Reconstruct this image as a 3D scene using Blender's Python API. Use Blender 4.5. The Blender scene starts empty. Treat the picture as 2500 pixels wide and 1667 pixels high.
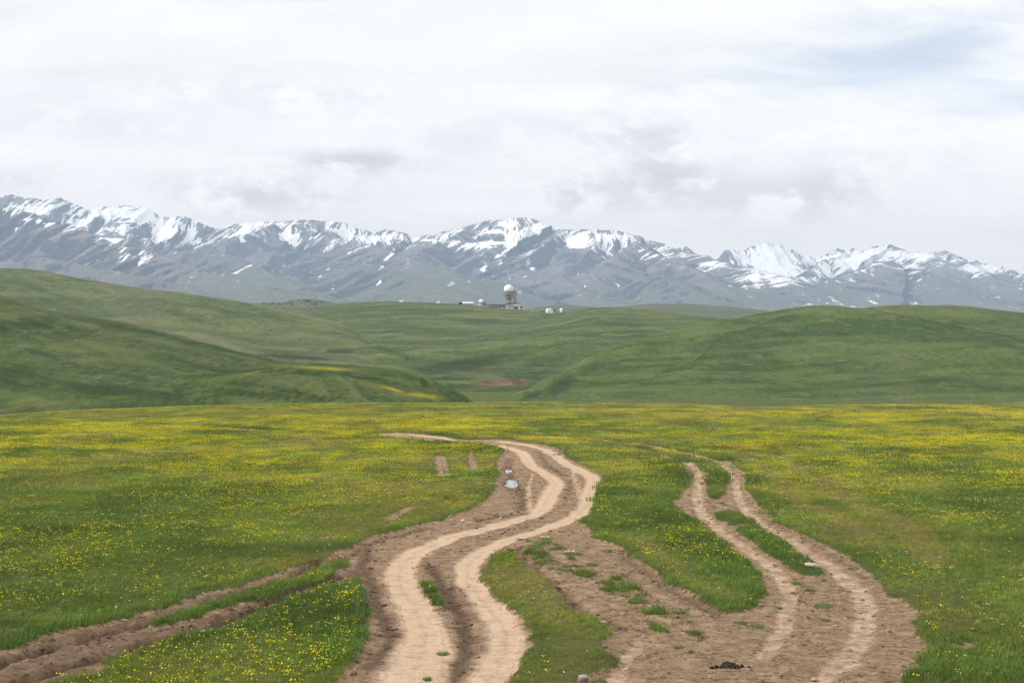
import bpy, math, random
import numpy as np

# ------------------------------------------------------------------ camera, sky, sun, exposure
sc = bpy.context.scene
F = 3472.0            # focal length in photograph pixels (50 mm on a 36 mm wide sensor, 2500 px)
CX, HY = 1250.0, 866.0
CH = 6.0              # camera height above the meadow (a small rise)

cam_d = bpy.data.cameras.new('camera')
cam_d.sensor_width = 36.0
cam_d.lens = 50.0
cam_d.shift_y = (HY - 833.5) / 2500.0
cam_d.clip_start = 0.5
cam_d.clip_end = 80000.0
cam = bpy.data.objects.new('camera', cam_d)
sc.collection.objects.link(cam)
cam.location = (0, 0, CH)
cam.rotation_euler = (math.radians(90), 0, 0)
sc.camera = cam

sc.view_settings.view_transform = 'Standard'
sc.view_settings.look = 'None'
sc.view_settings.gamma = 1.0
sc.view_settings.exposure = 0.27
sc.view_settings.use_curve_mapping = False
sc.cycles.use_denoising = True
sc.cycles.denoiser = 'OPENIMAGEDENOISE'
sc.cycles.denoising_input_passes = 'RGB_ALBEDO_NORMAL'
sc.cycles.denoising_prefilter = 'NONE'
sc.cycles.max_bounces = 6
sc.cycles.diffuse_bounces = 3
sc.cycles.glossy_bounces = 2
sc.cycles.transmission_bounces = 2
sc.cycles.transparent_max_bounces = 6
sc.cycles.volume_bounces = 0

SUN_EL, SUN_AZ = math.radians(38), math.radians(-103)   # azimuth clockwise from +Y (view direction): left, behind

world = bpy.data.worlds.new('World')
sc.world = world
world.use_nodes = True


class NT:
    """tiny helper to write node trees"""
    def __init__(s, nt):
        s.nt = nt
    def n(s, t, **kw):
        nd = s.nt.nodes.new(t)
        for k, v in kw.items():
            setattr(nd, k, v)
        return nd
    def put(s, sock, v):
        if v is None:
            return
        if hasattr(v, 'is_output') or isinstance(v, bpy.types.NodeSocket):
            s.nt.links.new(v, sock)
        else:
            if sock.type == 'RGBA' and len(v) == 3:
                v = (*v, 1.0)
            sock.default_value = v
    def math(s, op, a, b=None, c=None, clamp=False):
        nd = s.n('ShaderNodeMath', operation=op, use_clamp=clamp)
        s.put(nd.inputs[0], a)
        s.put(nd.inputs[1], b)
        s.put(nd.inputs[2], c)
        return nd.outputs[0]
    def vmath(s, op, a, b=None):
        nd = s.n('ShaderNodeVectorMath', operation=op)
        s.put(nd.inputs[0], a)
        if op == 'SCALE':
            s.put(nd.inputs['Scale'], b)
        else:
            s.put(nd.inputs[1], b)
        return nd.outputs[0]
    def mix(s, f, a, b, blend='MIX'):
        nd = s.n('ShaderNodeMix', data_type='RGBA', blend_type=blend)
        s.put(nd.inputs[0], f)
        s.put(nd.inputs[6], a)
        s.put(nd.inputs[7], b)
        return nd.outputs[2]
    def noise(s, vec, scale, detail=4.0, rough=0.55, dist=0.0, out=0):
        nd = s.n('ShaderNodeTexNoise')
        s.put(nd.inputs['Vector'], vec)
        nd.inputs['Scale'].default_value = scale
        nd.inputs['Detail'].default_value = detail
        nd.inputs['Roughness'].default_value = rough
        nd.inputs['Distortion'].default_value = dist
        return nd.outputs[out]
    def ramp(s, f, a, b, lo=0.0, hi=1.0, smooth=True):
        nd = s.n('ShaderNodeMapRange', interpolation_type='SMOOTHSTEP' if smooth else 'LINEAR')
        s.put(nd.inputs[0], f)
        nd.inputs[1].default_value = a
        nd.inputs[2].default_value = b
        nd.inputs[3].default_value = lo
        nd.inputs[4].default_value = hi
        return nd.outputs[0]
    def attr(s, name, inst=False):
        nd = s.n('ShaderNodeAttribute', attribute_name=name)
        nd.attribute_type = 'INSTANCER' if inst else 'GEOMETRY'
        return nd.outputs['Fac']
    def xyz(s, x, y, z):
        nd = s.n('ShaderNodeCombineXYZ')
        s.put(nd.inputs[0], x); s.put(nd.inputs[1], y); s.put(nd.inputs[2], z)
        return nd.outputs[0]
    def sep(s, v):
        nd = s.n('ShaderNodeSeparateXYZ')
        s.put(nd.inputs[0], v)
        return nd.outputs


def build_world():
    nt = world.node_tree
    nt.nodes.clear()
    t = NT(nt)
    out = t.n('ShaderNodeOutputWorld')
    sky = t.n('ShaderNodeTexSky', sky_type='NISHITA')
    sky.sun_disc = False
    sky.sun_elevation = SUN_EL
    sky.sun_rotation = SUN_AZ
    sky.altitude = 2600.0
    sky.air_density = 1.0
    sky.dust_density = 1.0
    bg_sky = t.n('ShaderNodeBackground')
    nt.links.new(sky.outputs[0], bg_sky.inputs[0])
    bg_sky.inputs[1].default_value = 0.14
    d = t.n('ShaderNodeTexCoord').outputs['Generated']
    x, y, z = t.sep(d)[0:3]
    zc = t.math('MAXIMUM', z, 0.0)
    # high cloud sheet: project the direction on a plane overhead
    k = t.math('DIVIDE', 1.0, t.math('ADD', zc, 0.22))
    plane = t.xyz(t.math('MULTIPLY', x, k), t.math('MULTIPLY', y, k), 0.0)
    streak = t.n('ShaderNodeMapping')
    nt.links.new(plane, streak.inputs['Vector'])
    streak.inputs['Rotation'].default_value = (0, 0, math.radians(-20))
    streak.inputs['Scale'].default_value = (0.55, 1.0, 1.0)
    streak.inputs['Location'].default_value = (3.1, 1.7, 0)
    n1 = t.noise(streak.outputs[0], 2.6, 8, 0.58, 0.4)
    n2 = t.noise(streak.outputs[0], 7.0, 8, 0.6, 0.6)
    az = t.math('ARCTAN2', x, y)
    el = t.math('ARCSINE', z)

    def spot(px, py, rx, ry, amp):
        a0 = math.atan((px - CX) / F)
        e0 = math.atan((HY - py) / math.hypot(F, px - CX))
        da = t.math('DIVIDE', t.math('SUBTRACT', az, a0), rx / F)
        de = t.math('DIVIDE', t.math('SUBTRACT', el, e0), ry / F)
        r2 = t.math('ADD', t.math('MULTIPLY', da, da), t.math('MULTIPLY', de, de))
        return t.math('MULTIPLY', t.math('EXPONENT', t.math('MULTIPLY', r2, -1.0)), amp)

    def add(lst):
        s = lst[0]
        for v in lst[1:]:
            s = t.math('ADD', s, v)
        return s
    # thin places in the sheet where blue shows (upper right of the view)
    thin = add([spot(2400, 270, 420, 80, 0.22), spot(2020, 165, 300, 50, 0.20), spot(2300, 40, 420, 60, 0.20), spot(2450, 150, 250, 160, 0.10),
                spot(650, -5, 260, 30, 0.12), spot(100, 50, 200, 40, 0.08), spot(1700, 235, 280, 24, 0.13)])
    dens = t.math('SUBTRACT', t.math('ADD', t.math('MULTIPLY', n1, 0.75), t.math('MULTIPLY', n2, 0.35)), thin)
    cover = t.ramp(dens, 0.10, 0.46, 0.40, 1.0)
    hor = t.ramp(el, 0.02, 0.16, 0.97, 0.0)
    cover = t.math('MAXIMUM', cover, t.math('MULTIPLY', hor, t.ramp(thin, 0.0, 0.2, 1.0, 0.55)))
    # cumulus low over the mountains: lumpy, grey undersides
    vec = t.xyz(t.math('MULTIPLY', az, 9.0), t.math('MULTIPLY', el, 16.0), 0.37)
    n3 = t.noise(vec, 1.7, 8, 0.55, 0.3)
    n4 = t.noise(vec, 4.4, 8, 0.6, 0.2)
    grey = add([spot(600, 475, 210, 48, 1.1), spot(860, 395, 150, 30, 1.1), spot(1620, 430, 130, 60, 1.1),
                spot(1410, 480, 120, 50, 0.9), spot(1930, 480, 230, 55, 0.95), spot(1600, 330, 150, 45, 0.5),
                spot(30, 440, 90, 24, 0.6), spot(250, 305, 200, 40, 0.40), spot(640, 235, 340, 40, 0.40), spot(1250, 330, 300, 60, .3),
                spot(2100, 400, 260, 60, 0.25)])
    around = t.math('MULTIPLY', t.ramp(t.math('ABSOLUTE', az), 0.40, 0.7), t.math('MULTIPLY', t.ramp(el, 0.20, 0.08), 0.45))
    grey = t.math('ADD', grey, around)
    lump = t.math('MULTIPLY', grey, t.ramp(t.math('ADD', t.math('MULTIPLY', n3, 0.6), t.math('MULTIPLY', n4, 0.4)), 0.44, 0.57, 0.0, 1.0))
    lump = t.math('MINIMUM', lump, 1.0)
    nmix = t.math('ADD', t.math('MULTIPLY', n3, 0.6), t.math('MULTIPLY', n4, 0.4))
    rim = t.math('MULTIPLY', t.math('MINIMUM', grey, 1.0), t.math('SUBTRACT', t.ramp(nmix, .36, .43), t.ramp(nmix, .43, .50)))
    bright = add([spot(1560, 245, 330, 34, 0.9), spot(2080, 330, 260, 36, 0.9), spot(1900, 420, 60, 60, 0.5), spot(830, 365, 150, 20, 0.4),
                  spot(1330, 420, 80, 30, 0.5), spot(2400, 210, 200, 24, 0.5)])
    val = t.math('ADD', t.math('MULTIPLY', t.math('SUBTRACT', n1, 0.5), 0.30), t.math('MULTIPLY', t.math('SUBTRACT', n2, 0.5), 0.24))
    val = t.math('ADD', val, t.ramp(el, 0.03, 0.22, 1.22, 0.98))
    val = t.math('ADD', val, t.math('MULTIPLY', bright, t.math('MULTIPLY', t.ramp(n3, .38, .6), 0.16)))
    val = t.math('ADD', val, t.math('MULTIPLY', rim, 0.08))
    val = t.math('SUBTRACT', val, t.math('MULTIPLY', lump, 0.36))
    cc = t.mix(lump, (1.0, 0.98, 0.955), (0.95, 0.945, 0.96))
    cc = t.mix(t.ramp(el, 0.04, 0.2), (1.12, 0.985, 0.895), cc)
    col = t.mix(1.0, cc, val, 'MULTIPLY')
    bg_c = t.n('ShaderNodeBackground')
    nt.links.new(col, bg_c.inputs[0])
    bg_c.inputs[1].default_value = 1.0
    mx = t.n('ShaderNodeMixShader')
    nt.links.new(cover, mx.inputs[0])
    nt.links.new(bg_sky.outputs[0], mx.inputs[1])
    nt.links.new(bg_c.outputs[0], mx.inputs[2])
    nt.links.new(mx.outputs[0], out.inputs[0])


build_world()

sun_d = bpy.data.lights.new('sun', 'SUN')
sun_d.energy = 3.0
sun_d.angle = math.radians(9)
sun_d.color = (1.0, 0.955, 0.89)
sun = bpy.data.objects.new('sun', sun_d)
sc.collection.objects.link(sun)
sun.location = (-50, -50, 100)
sun.rotation_euler = (math.pi / 2 - SUN_EL, 0, -SUN_AZ + math.pi)

# ------------------------------------------------------------------ helpers
rng = np.random.default_rng(7)
random.seed(7)
COL = sc.collection


def link(o, parent=None):
    COL.objects.link(o)
    if parent is not None:
        o.parent = parent
    return o


def tag(o, label=None, cat=None, group=None, kind=None):
    if label:
        o['label'] = label
    if cat:
        o['category'] = cat
    if group:
        o['group'] = group
    if kind:
        o['kind'] = kind
    return o


_NR = np.random.default_rng(99)
_PERM = _NR.permutation(4096).astype(np.int32)
_ANG = _NR.uniform(0, 2 * np.pi, 4096)
_GXY = np.stack([np.cos(_ANG), np.sin(_ANG)], 1).astype(np.float32)


def gnoise(x, y, seed=0):
    """gradient noise, about -1..1"""
    x = np.asarray(x, np.float64); y = np.asarray(y, np.float64)
    fx0 = np.floor(x); fy0 = np.floor(y)
    fx = (x - fx0).astype(np.float32); fy = (y - fy0).astype(np.float32)
    ix = fx0.astype(np.int32); iy = fy0.astype(np.int32)
    ux = fx * fx * fx * (fx * (fx * 6 - 15) + 10)
    uy = fy * fy * fy * (fy * (fy * 6 - 15) + 10)
    r0 = _PERM[(iy + seed * 131) & 4095]; r1 = _PERM[(iy + 1 + seed * 131) & 4095]

    def g(r, ax, ay):
        v = _GXY[_PERM[(ix + ax + r) & 4095]]
        return v[..., 0] * (fx - ax) + v[..., 1] * (fy - ay)
    p = g(r0, 0, 0); p += ux * (g(r0, 1, 0) - p)
    q = g(r1, 0, 1); q += ux * (g(r1, 1, 1) - q)
    return (p + uy * (q - p)) * 1.5


def fbm(x, y, oct=4, seed=0, gain=0.5):
    s = np.zeros(np.broadcast(x, y).shape); a = 1.0; tot = 0
    for o in range(oct):
        s = s + a * gnoise(x * 2 ** o + 17.3 * o, y * 2 ** o - 9.1 * o, seed + o)
        tot += a; a *= gain
    return s / tot * 1.3


def ridged(x, y, oct=4, seed=0, gain=0.5):
    s = np.zeros(np.broadcast(x, y).shape); a = 1.0; tot = 0
    for o in range(oct):
        s = s + a * (1 - np.abs(gnoise(x * 2 ** o + 5.3 * o, y * 2 ** o + 3.1 * o, seed + o)) * 2)
        tot += a; a *= gain
    return s / tot


def sstep(a, b, x):
    t = np.clip((x - a) / (b - a), 0, 1)
    return t * t * (3 - 2 * t)


def unproj(px, py, z=0.0):
    """photo pixel -> ground point at height z"""
    d = F * (CH - z) / (py - HY)
    return (px - CX) / F * d, d


def at(px, py, d):
    return ((px - CX) / F * d, d, CH - (py - HY) / F * d)


def poly_w(pts):
    return np.array([unproj(px, py) for px, py in pts])


def seg_dist(P, A, reach=None):
    """distance from points P (n,2) to polyline A (m,2); also the fractional index along it.
    P is (nearly) sorted by y, so each segment only looks at the rows within reach of it"""
    n = len(P)
    best = np.full(n, 1e18); idx = np.zeros(n)
    key = P[:, 1] if reach is None else np.maximum.accumulate(P[:, 1])
    for i in range(len(A) - 1):
        a = A[i]; ab = A[i + 1] - a
        if reach is None:
            lo, hi = 0, n
        else:
            lo = np.searchsorted(key, min(a[1], A[i + 1][1]) - reach - 1.0)
            hi = np.searchsorted(key, max(a[1], A[i + 1][1]) + reach + 1.0)
            if hi <= lo:
                continue
        px = P[lo:hi, 0] - a[0]; py = P[lo:hi, 1] - a[1]
        L = ab @ ab + 1e-12
        t = np.clip((px * ab[0] + py * ab[1]) / L, 0, 1)
        dd = (px - t * ab[0]) ** 2 + (py - t * ab[1]) ** 2
        bs = best[lo:hi]
        m = dd < bs
        bs[m] = dd[m]; idx[lo:hi][m] = i + t[m]
    return np.sqrt(best), idx


def poly_sdf(P, A):
    """signed distance to closed polygon, positive inside"""
    A2 = np.vstack([A, A[:1]])
    lo = A.min(0) - 3; hi = A.max(0) + 3
    out = np.full(len(P), -3.0)
    m = np.all((P > lo) & (P < hi), axis=1)
    Q = P[m]
    if len(Q) == 0:
        return out
    d, _ = seg_dist(Q, A2, 3.2)
    ins = np.zeros(len(Q), bool)
    for i in range(len(A)):
        x1, y1 = A2[i]; x2, y2 = A2[i + 1]
        c = ((y1 > Q[:, 1]) != (y2 > Q[:, 1]))
        xi = (x2 - x1) * (Q[:, 1] - y1) / (y2 - y1 + 1e-12) + x1
        ins ^= c & (Q[:, 0] < xi)
    out[m] = np.clip(np.where(ins, d, -d), -3, 3)
    return out


def mesh_from_arrays(name, verts, quads, attrs=None, mat=None, smooth=True):
    me = bpy.data.meshes.new(name)
    nv, nf = len(verts), len(quads)
    me.vertices.add(nv)
    me.vertices.foreach_set('co', np.ascontiguousarray(verts, dtype=np.float32).ravel())
    k = quads.shape[1]
    me.loops.add(nf * k)
    me.loops.foreach_set('vertex_index', np.ascontiguousarray(quads, dtype=np.int32).ravel())
    me.polygons.add(nf)
    me.polygons.foreach_set('loop_start', np.arange(0, nf * k, k, dtype=np.int32))
    me.polygons.foreach_set('loop_total', np.full(nf, k, dtype=np.int32))
    if smooth:
        me.polygons.foreach_set('use_smooth', np.ones(nf, dtype=bool))
    for an, av in (attrs or {}).items():
        a = me.attributes.new(an, 'FLOAT', 'POINT')
        a.data.foreach_set('value', np.ascontiguousarray(av, dtype=np.float32).ravel())
    if mat:
        me.materials.append(mat)
    me.update(calc_edges=True)
    me.validate()
    return me


def grid_quads(nr, nc):
    i = np.arange(nr * nc).reshape(nr, nc)
    return np.stack([i[:-1, :-1], i[:-1, 1:], i[1:, 1:], i[1:, :-1]], -1).reshape(-1, 4)


def new_mat(name):
    m = bpy.data.materials.new(name)
    m.use_nodes = True
    m.node_tree.nodes.clear()
    t = NT(m.node_tree)
    out = t.n('ShaderNodeOutputMaterial')
    return m, t, out


def principled(t, out, col, rough=0.9, spec=0.2, bump=None, strength=0.5, dist=0.1, metal=0.0):
    b = t.n('ShaderNodeBsdfPrincipled')
    t.put(b.inputs['Base Color'], col)
    t.put(b.inputs['Roughness'], rough)
    b.inputs['Specular IOR Level'].default_value = spec
    b.inputs['Metallic'].default_value = metal
    if bump is not None:
        bp = t.n('ShaderNodeBump')
        t.put(bp.inputs['Height'], bump)
        bp.inputs['Strength'].default_value = strength
        bp.inputs['Distance'].default_value = dist
        t.nt.links.new(bp.outputs[0], b.inputs['Normal'])
    t.nt.links.new(b.outputs[0], out.inputs[0])
    return b

# ------------------------------------------------------------------ ground: meadow with dirt tracks
D1 = [(901,1056),(967,1053),(1008,1055),(1083,1063),(1110,1068),(1139,1071),(1217,1070),(1276,1078),(1321,1086),(1357,1092),(1374,1103),
      (1386,1119),(1419,1133),(1455,1149),(1471,1158),(1470,1173),(1455,1185),(1455,1209),(1452,1226),(1440,1250),(1410,1266),
      (1365,1280),(1291,1302),(1240,1326),(1211,1354),(1175,1389),(1169,1410),(1196,1431),(1211,1452),(1246,1479),(1276,1505),
      (1294,1535),(1297,1577),(1276,1610),(1258,1639),(1240,1667),(1180,1760),(700,1760),(800,1667),(827,1654),(839,1633),(863,1612),(866,1598),
      (880,1574),(892,1547),(898,1508),(898,1479),(895,1449),(883,1416),(862,1400),(845,1372),(845,1340),(860,1328),(889,1310),(925,1298),(979,1289),
      (1023,1274),(1068,1264),(1127,1247),(1157,1235),(1187,1215),(1211,1197),(1208,1173),(1220,1155),(1211,1134),(1217,1119),(1229,1104),
      (1226,1092),(1211,1087),(1151,1081),(1125,1076),(1062,1075),(1008,1071),(919,1060)]
D2 = [(1410,1265),(1447,1290),(1444,1311),(1498,1322),(1524,1334),(1533,1349),(1587,1379),(1614,1397),(1632,1421),(1676,1430),(1700,1442),
      (1718,1462),(1739,1471),(1765,1486),(1792,1491),(1852,1474),(1864,1447),(1861,1427),(1855,1403),(1834,1373),(1798,1346),(1765,1320),
      (1729,1292),(1693,1259),(1657,1242),(1642,1221),(1651,1206),(1684,1173),(1684,1158),(1669,1137),(1651,1120),(1610,1109),(1580,1100),
      (1600,1102),(1640,1108),(1654,1099),(1699,1105),(1752,1121),(1782,1122),(1797,1140),(1821,1152),(1818,1185),(1836,1200),(1848,1221),
      (1865,1242),(1889,1268),(1931,1283),(1961,1301),(1996,1319),(2038,1337),(2068,1352),(2101,1381),(2139,1408),(2158,1434),(2167,1452),
      (2206,1458),(2218,1476),(2245,1491),(2227,1518),(2240,1530),(2230,1542),(2265,1562),(2277,1586),(2236,1607),(2251,1628),(2206,1643),
      (2203,1661),(2190,1760),(1420,1760),(1408,1667),(1410,1650),(1456,1632),(1486,1622),(1507,1608),(1474,1584),(1465,1561),(1498,1543),(1483,1528),
      (1459,1507),(1432,1495),(1402,1492),(1387,1471),(1370,1445),(1349,1421),(1325,1403),(1283,1385),(1274,1370),(1248,1352),(1211,1352),
      (1246,1320),(1300,1288)]
M_ISL = [[(1618,1105),(1651,1117),(1666,1125),(1696,1127),(1711,1146),(1729,1155),(1726,1170),(1729,1185),(1726,1200),(1743,1209),(1761,1203),
          (1773,1185),(1779,1170),(1770,1146),(1746,1128),(1729,1117),(1690,1111),(1657,1102)],
         [(1749,1247),(1782,1245),(1806,1250),(1845,1271),(1812,1274),(1773,1279),(1779,1268),(1752,1265)],
         [(1794,1286),(1830,1276),(1860,1286),(1901,1313),(1934,1331),(1940,1346),(1973,1355),(1990,1375),(2011,1399),(1976,1404),(1949,1393),
          (1925,1387),(1904,1364),(1862,1337),(1845,1319),(1818,1301)]]
D3 = [(845,1335),(808,1356),(727,1382),(646,1407),(586,1431),(505,1443),(456,1463),(440,1475),(363,1491),(303,1508),(250,1524),(170,1536),
      (101,1552),(57,1576),(0,1588),(-120,1625),(-200,1700),(-100,1760),(60,1690),(101,1667),(162,1649),(240,1640),(226,1617),(283,1597),(343,1580),(372,1568),
      (436,1544),(525,1528),(586,1500),(687,1463),(788,1427),(872,1407),(890,1370)]
M5 = [(864,1358),(800,1366),(727,1403),(646,1427),(565,1447),(485,1479),(404,1504),(355,1520),(380,1528),(436,1520),(485,1504),(565,1479),
      (598,1469),(646,1463),(707,1443),(747,1427),(808,1411),(832,1391),(864,1380)]
STREAKS = [([(1074,1108),(1076,1130),(1084,1162)], .32), ([(1148,1100),(1151,1120),(1158,1144)], .2), ([(949,1262),(975,1250),(1008,1238)], .24),
           ([(333,1034),(390,1036.5),(434,1040)], .75), ([(520,1043),(590,1047),(650,1051)], .65),
           ([(1240,1056),(1276,1061)], .35), ([(1291,1051),(1330,1059)], .35), ([(1413,1076),(1470,1081)], .14), ([(1550,1083),(1597,1089)], .2),
           ([(860,1070),(880,1072)], .12), ([(1580,1100),(1540,1092),(1480,1083)], .30), ([(1400,1071),(1340,1063)], .34), ([(1654,1099),(1600,1089),(1540,1081)], .30), ([(1500,1076),(1450,1071)], .32), ([(1086,1225),(1098,1222)], .1), ([(20,1440),(55,1437)], .12), ([(2000,1142),(2012,1143)], .2),
           ([(1565,1325),(1592,1327)], .16), ([(20,1535),(40,1533)], .2), ([(2350,1580),(2375,1574)], .15)]
# wheel lanes: (px, py, half width in metres)
LANES = [[(930,1760,.82),(985,1667,.76),(1030,1590,.68),(1048,1538,.60),(1015,1480,.5),(988,1445,.46),(966,1392,.48),(985,1350,.5),(1068,1312,.46),(1157,1286,.45),
          (1232,1268,.44),(1291,1253,.42),(1330,1235,.42),(1338,1209,.46),(1351,1188,.5),(1362,1174,.45),(1348,1160,.42),(1306,1140,.4),(1282,1125,.42),
          (1284,1107,.42),(1262,1094,.4),(1217,1086,.4),(1142,1076,.4)],
         [(1130,1760,.5),(1180,1667,.46),(1214,1612,.47),(1239,1568,.47),(1236,1523,.47),(1200,1479,.44),(1159,1434,.38),(1132,1398,.38),(1140,1360,.42),(1187,1334,.45),
          (1246,1304,.42),(1321,1283,.4),(1380,1265,.4),(1419,1244,.4),(1438,1220,.42),(1436,1197,.42),(1446,1176,.42),(1452,1161,.45),(1428,1149,.42),
          (1392,1134,.42),(1365,1122,.4),(1356,1107,.4),(1328,1094,.4),(1276,1083,.42),(1217,1074,.45)],
         [(919,1060,.4),(985,1065,.5),(1062,1073,.45)], [(940,1056,.3),(1008,1057,.5),(1060,1062,.5),(1110,1069,.4)]]
LANES2 = [[(1600,1106,.14),(1660,1121,.22),(1690,1131,.24),(1711,1155,.26),(1702,1179,.26),(1699,1209,.25),(1705,1239,.25),(1740,1274,.25),(1776,1298,.25),(1818,1328,.24),
           (1857,1358,.24),(1892,1384,.25),(1919,1417,.26),(1928,1447,.27),(1920,1503,.27),(1902,1539,.27),(1879,1574,.26),(1861,1598,.2)],
          [(1690,1106,.18),(1735,1117,.22),(1770,1137,.24),(1797,1161,.24),(1797,1194,.24),(1809,1230,.24),(1836,1256,.25),(1877,1286,.25),(1931,1313,.25),(1981,1343,.25),
           (2026,1375,.27),(2068,1411,.28),(2096,1425,.3),(2114,1464,.32),(2111,1503,.32),(2102,1539,.3),(2084,1580,.3),(2042,1619,.28),(1998,1661,.26),(1950,1720,.25)],
          [(1398,1140,.16),(1404,1170,.16),(1416,1215,.16)], [(1290,1180,.14),(1290,1210,.14),(1292,1240,.14)],
          [(1290,1180,.12),(1300,1150,.12)], [(1560,1560,.18),(1530,1590,.18),(1500,1640,.2),(1480,1680,.2)], [(1330,1690,.2),(1340,1650,.1)]]
DARKS = [([(1053,1371),(1083,1425),(1121,1484),(1142,1538),(1133,1583),(1103,1636),(1080,1690)], .26, 1.0, .07),
         ([(900,1322),(886,1374),(910,1419),(919,1464),(943,1508),(955,1550),(935,1580),(900,1620)], .25, .9, .05),
         ([(948,1535),(975,1540)], .16, 1.2, .14),
         ([(862,1345),(900,1318),(950,1304),(1000,1293),(1050,1280)], .28, .8, .05),
         ([(1316,1100),(1326,1118),(1340,1136),(1385,1156)], .35, .75, .05),
         ([(1392,1165),(1392,1195),(1378,1222),(1336,1254),(1246,1284),(1150,1322),(1110,1340)], .22, .55, .02),
         ([(1244,1112),(1240,1140),(1262,1178),(1275,1212),(1273,1235)], .42, .75, .08),
         ([(1160,1262),(1232,1250),(1290,1243)], .3, .8, .05),
         ([(1425,1152),(1432,1172),(1424,1200)], .16, .6, .02),
         ([(1262,1328),(1289,1370),(1343,1409),(1402,1462),(1453,1495),(1520,1520)], .24, .8, .09),
         ([(1512,1340),(1587,1394),(1646,1433),(1706,1456),(1760,1490)], .30, .7, .07),
         ([(1535,1480),(1500,1475),(1470,1480)], .25, .6, .05),
         ([(1745,1640),(1780,1612),(1830,1606),(1990,1612),(2060,1600)], .10, .4, .0),
         ([(2020,1372),(2050,1420),(2055,1440)], .10, .6, .03),
         ([(1935,1395),(1945,1430),(1975,1460)], .12, .5, .03),
         ([(1960,1305),(2040,1350),(2110,1405)], .2, .6, .03),
         ([(1880,1262),(1930,1290)], .25, .6, .03),
         ([(1660,1225),(1690,1240),(1760,1318)], .15, .4, .03),
         ([(1990,1590),(2000,1540),(2010,1500)], .2, .35, .0),
         ([(2190,1470),(2180,1540),(2210,1590)], .3, .35, .0)]
RUTS = [[(850,1350),(788,1364),(727,1392),(646,1418),(525,1460),(404,1502),(283,1532),(121,1568),(0,1606),(-150,1660)],
        [(880,1392),(828,1399),(760,1424),(687,1452),(600,1484),(525,1512),(404,1548),(263,1588),(121,1629),(0,1660),(-100,1690)]]
TRAMPLED = [([(1803,1105),(1850,1130),(1892,1164),(1922,1203),(1981,1238),(2056,1268),(2120,1310)], .5, 1.0),
            ([(1907,1113),(1952,1146),(2014,1170),(2071,1215),(2160,1262),(2223,1296),(2280,1380)], .58, 1.0),
            ([(2056,1290),(2120,1350),(2220,1440),(2290,1530)], 1.5, .40),
            ([(1260,1400),(1340,1470),(1400,1560),(1380,1660)], 1.3, 1.0), ([(1560,1310),(1640,1380),(1720,1430),(1790,1455)], .55, .75),
            ([(960,1180),(1060,1200),(1160,1180)], 3.0, .8), ([(840,1310),(960,1265),(1080,1230)], 1.6, .8), ([(700,1080),(900,1075)], 2.5, .5),
            ([(1400,1075),(1560,1085)], 2.2, .6), ([(1100,1120),(1160,1140)], 5.0, .6), ([(700,1380),(830,1345)], .7, .8)]

PUDDLES = [(1242, 1142, 10, 4.5), (1246, 1175, 17, 10), (1221, 1253, 14, 3)]
CREST_PX = np.array([-700, 0, 640, 1250, 1780, 2500, 3200]); CREST_PY = np.array([1040, 1030, 1018, 1009, 997, 984, 978])
BAND_PX = np.array([-700, 0, 213, 400, 531, 797, 1116, 1350, 1650, 2000, 3200]); BAND_PY = np.array([1038, 1024, 1009, 1002, 996, 991, 990, 990, 993, 1012, 1020])


def base_z(x, y):
    px = CX + F * x / np.maximum(y, 1.0)
    dc = F * CH / (np.interp(px, CREST_PX, CREST_PY) - HY) + 9.0 * gnoise(x / 26., y * 0 + 3.3, 15) + 3.0 * gnoise(x / 6., y * 0, 16)
    zb = CH - (np.interp(px, BAND_PX, BAND_PY) - HY) / F * 215.0
    z = -1.1 * sstep(0, 28, y - dc) * 1.0
    z = z - 0.016 * np.maximum(y - dc, 0)
    t = sstep(dc + 14, 214, y)
    z = z * (1 - t) + zb * t
    z = z + (-12.0 - z) * sstep(222, 330, y)
    und = 0.16 * fbm(x / 14.0, y / 14.0, 3, 11) * sstep(30, 60, y) + 0.05 * fbm(x / 3.0, y / 3.0, 3, 12)
    return z + und * (1 - sstep(150, 230, y)) + 0.35 * fbm(x / 60.0, y / 60.0, 2, 14) * sstep(330, 500, y)


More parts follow.
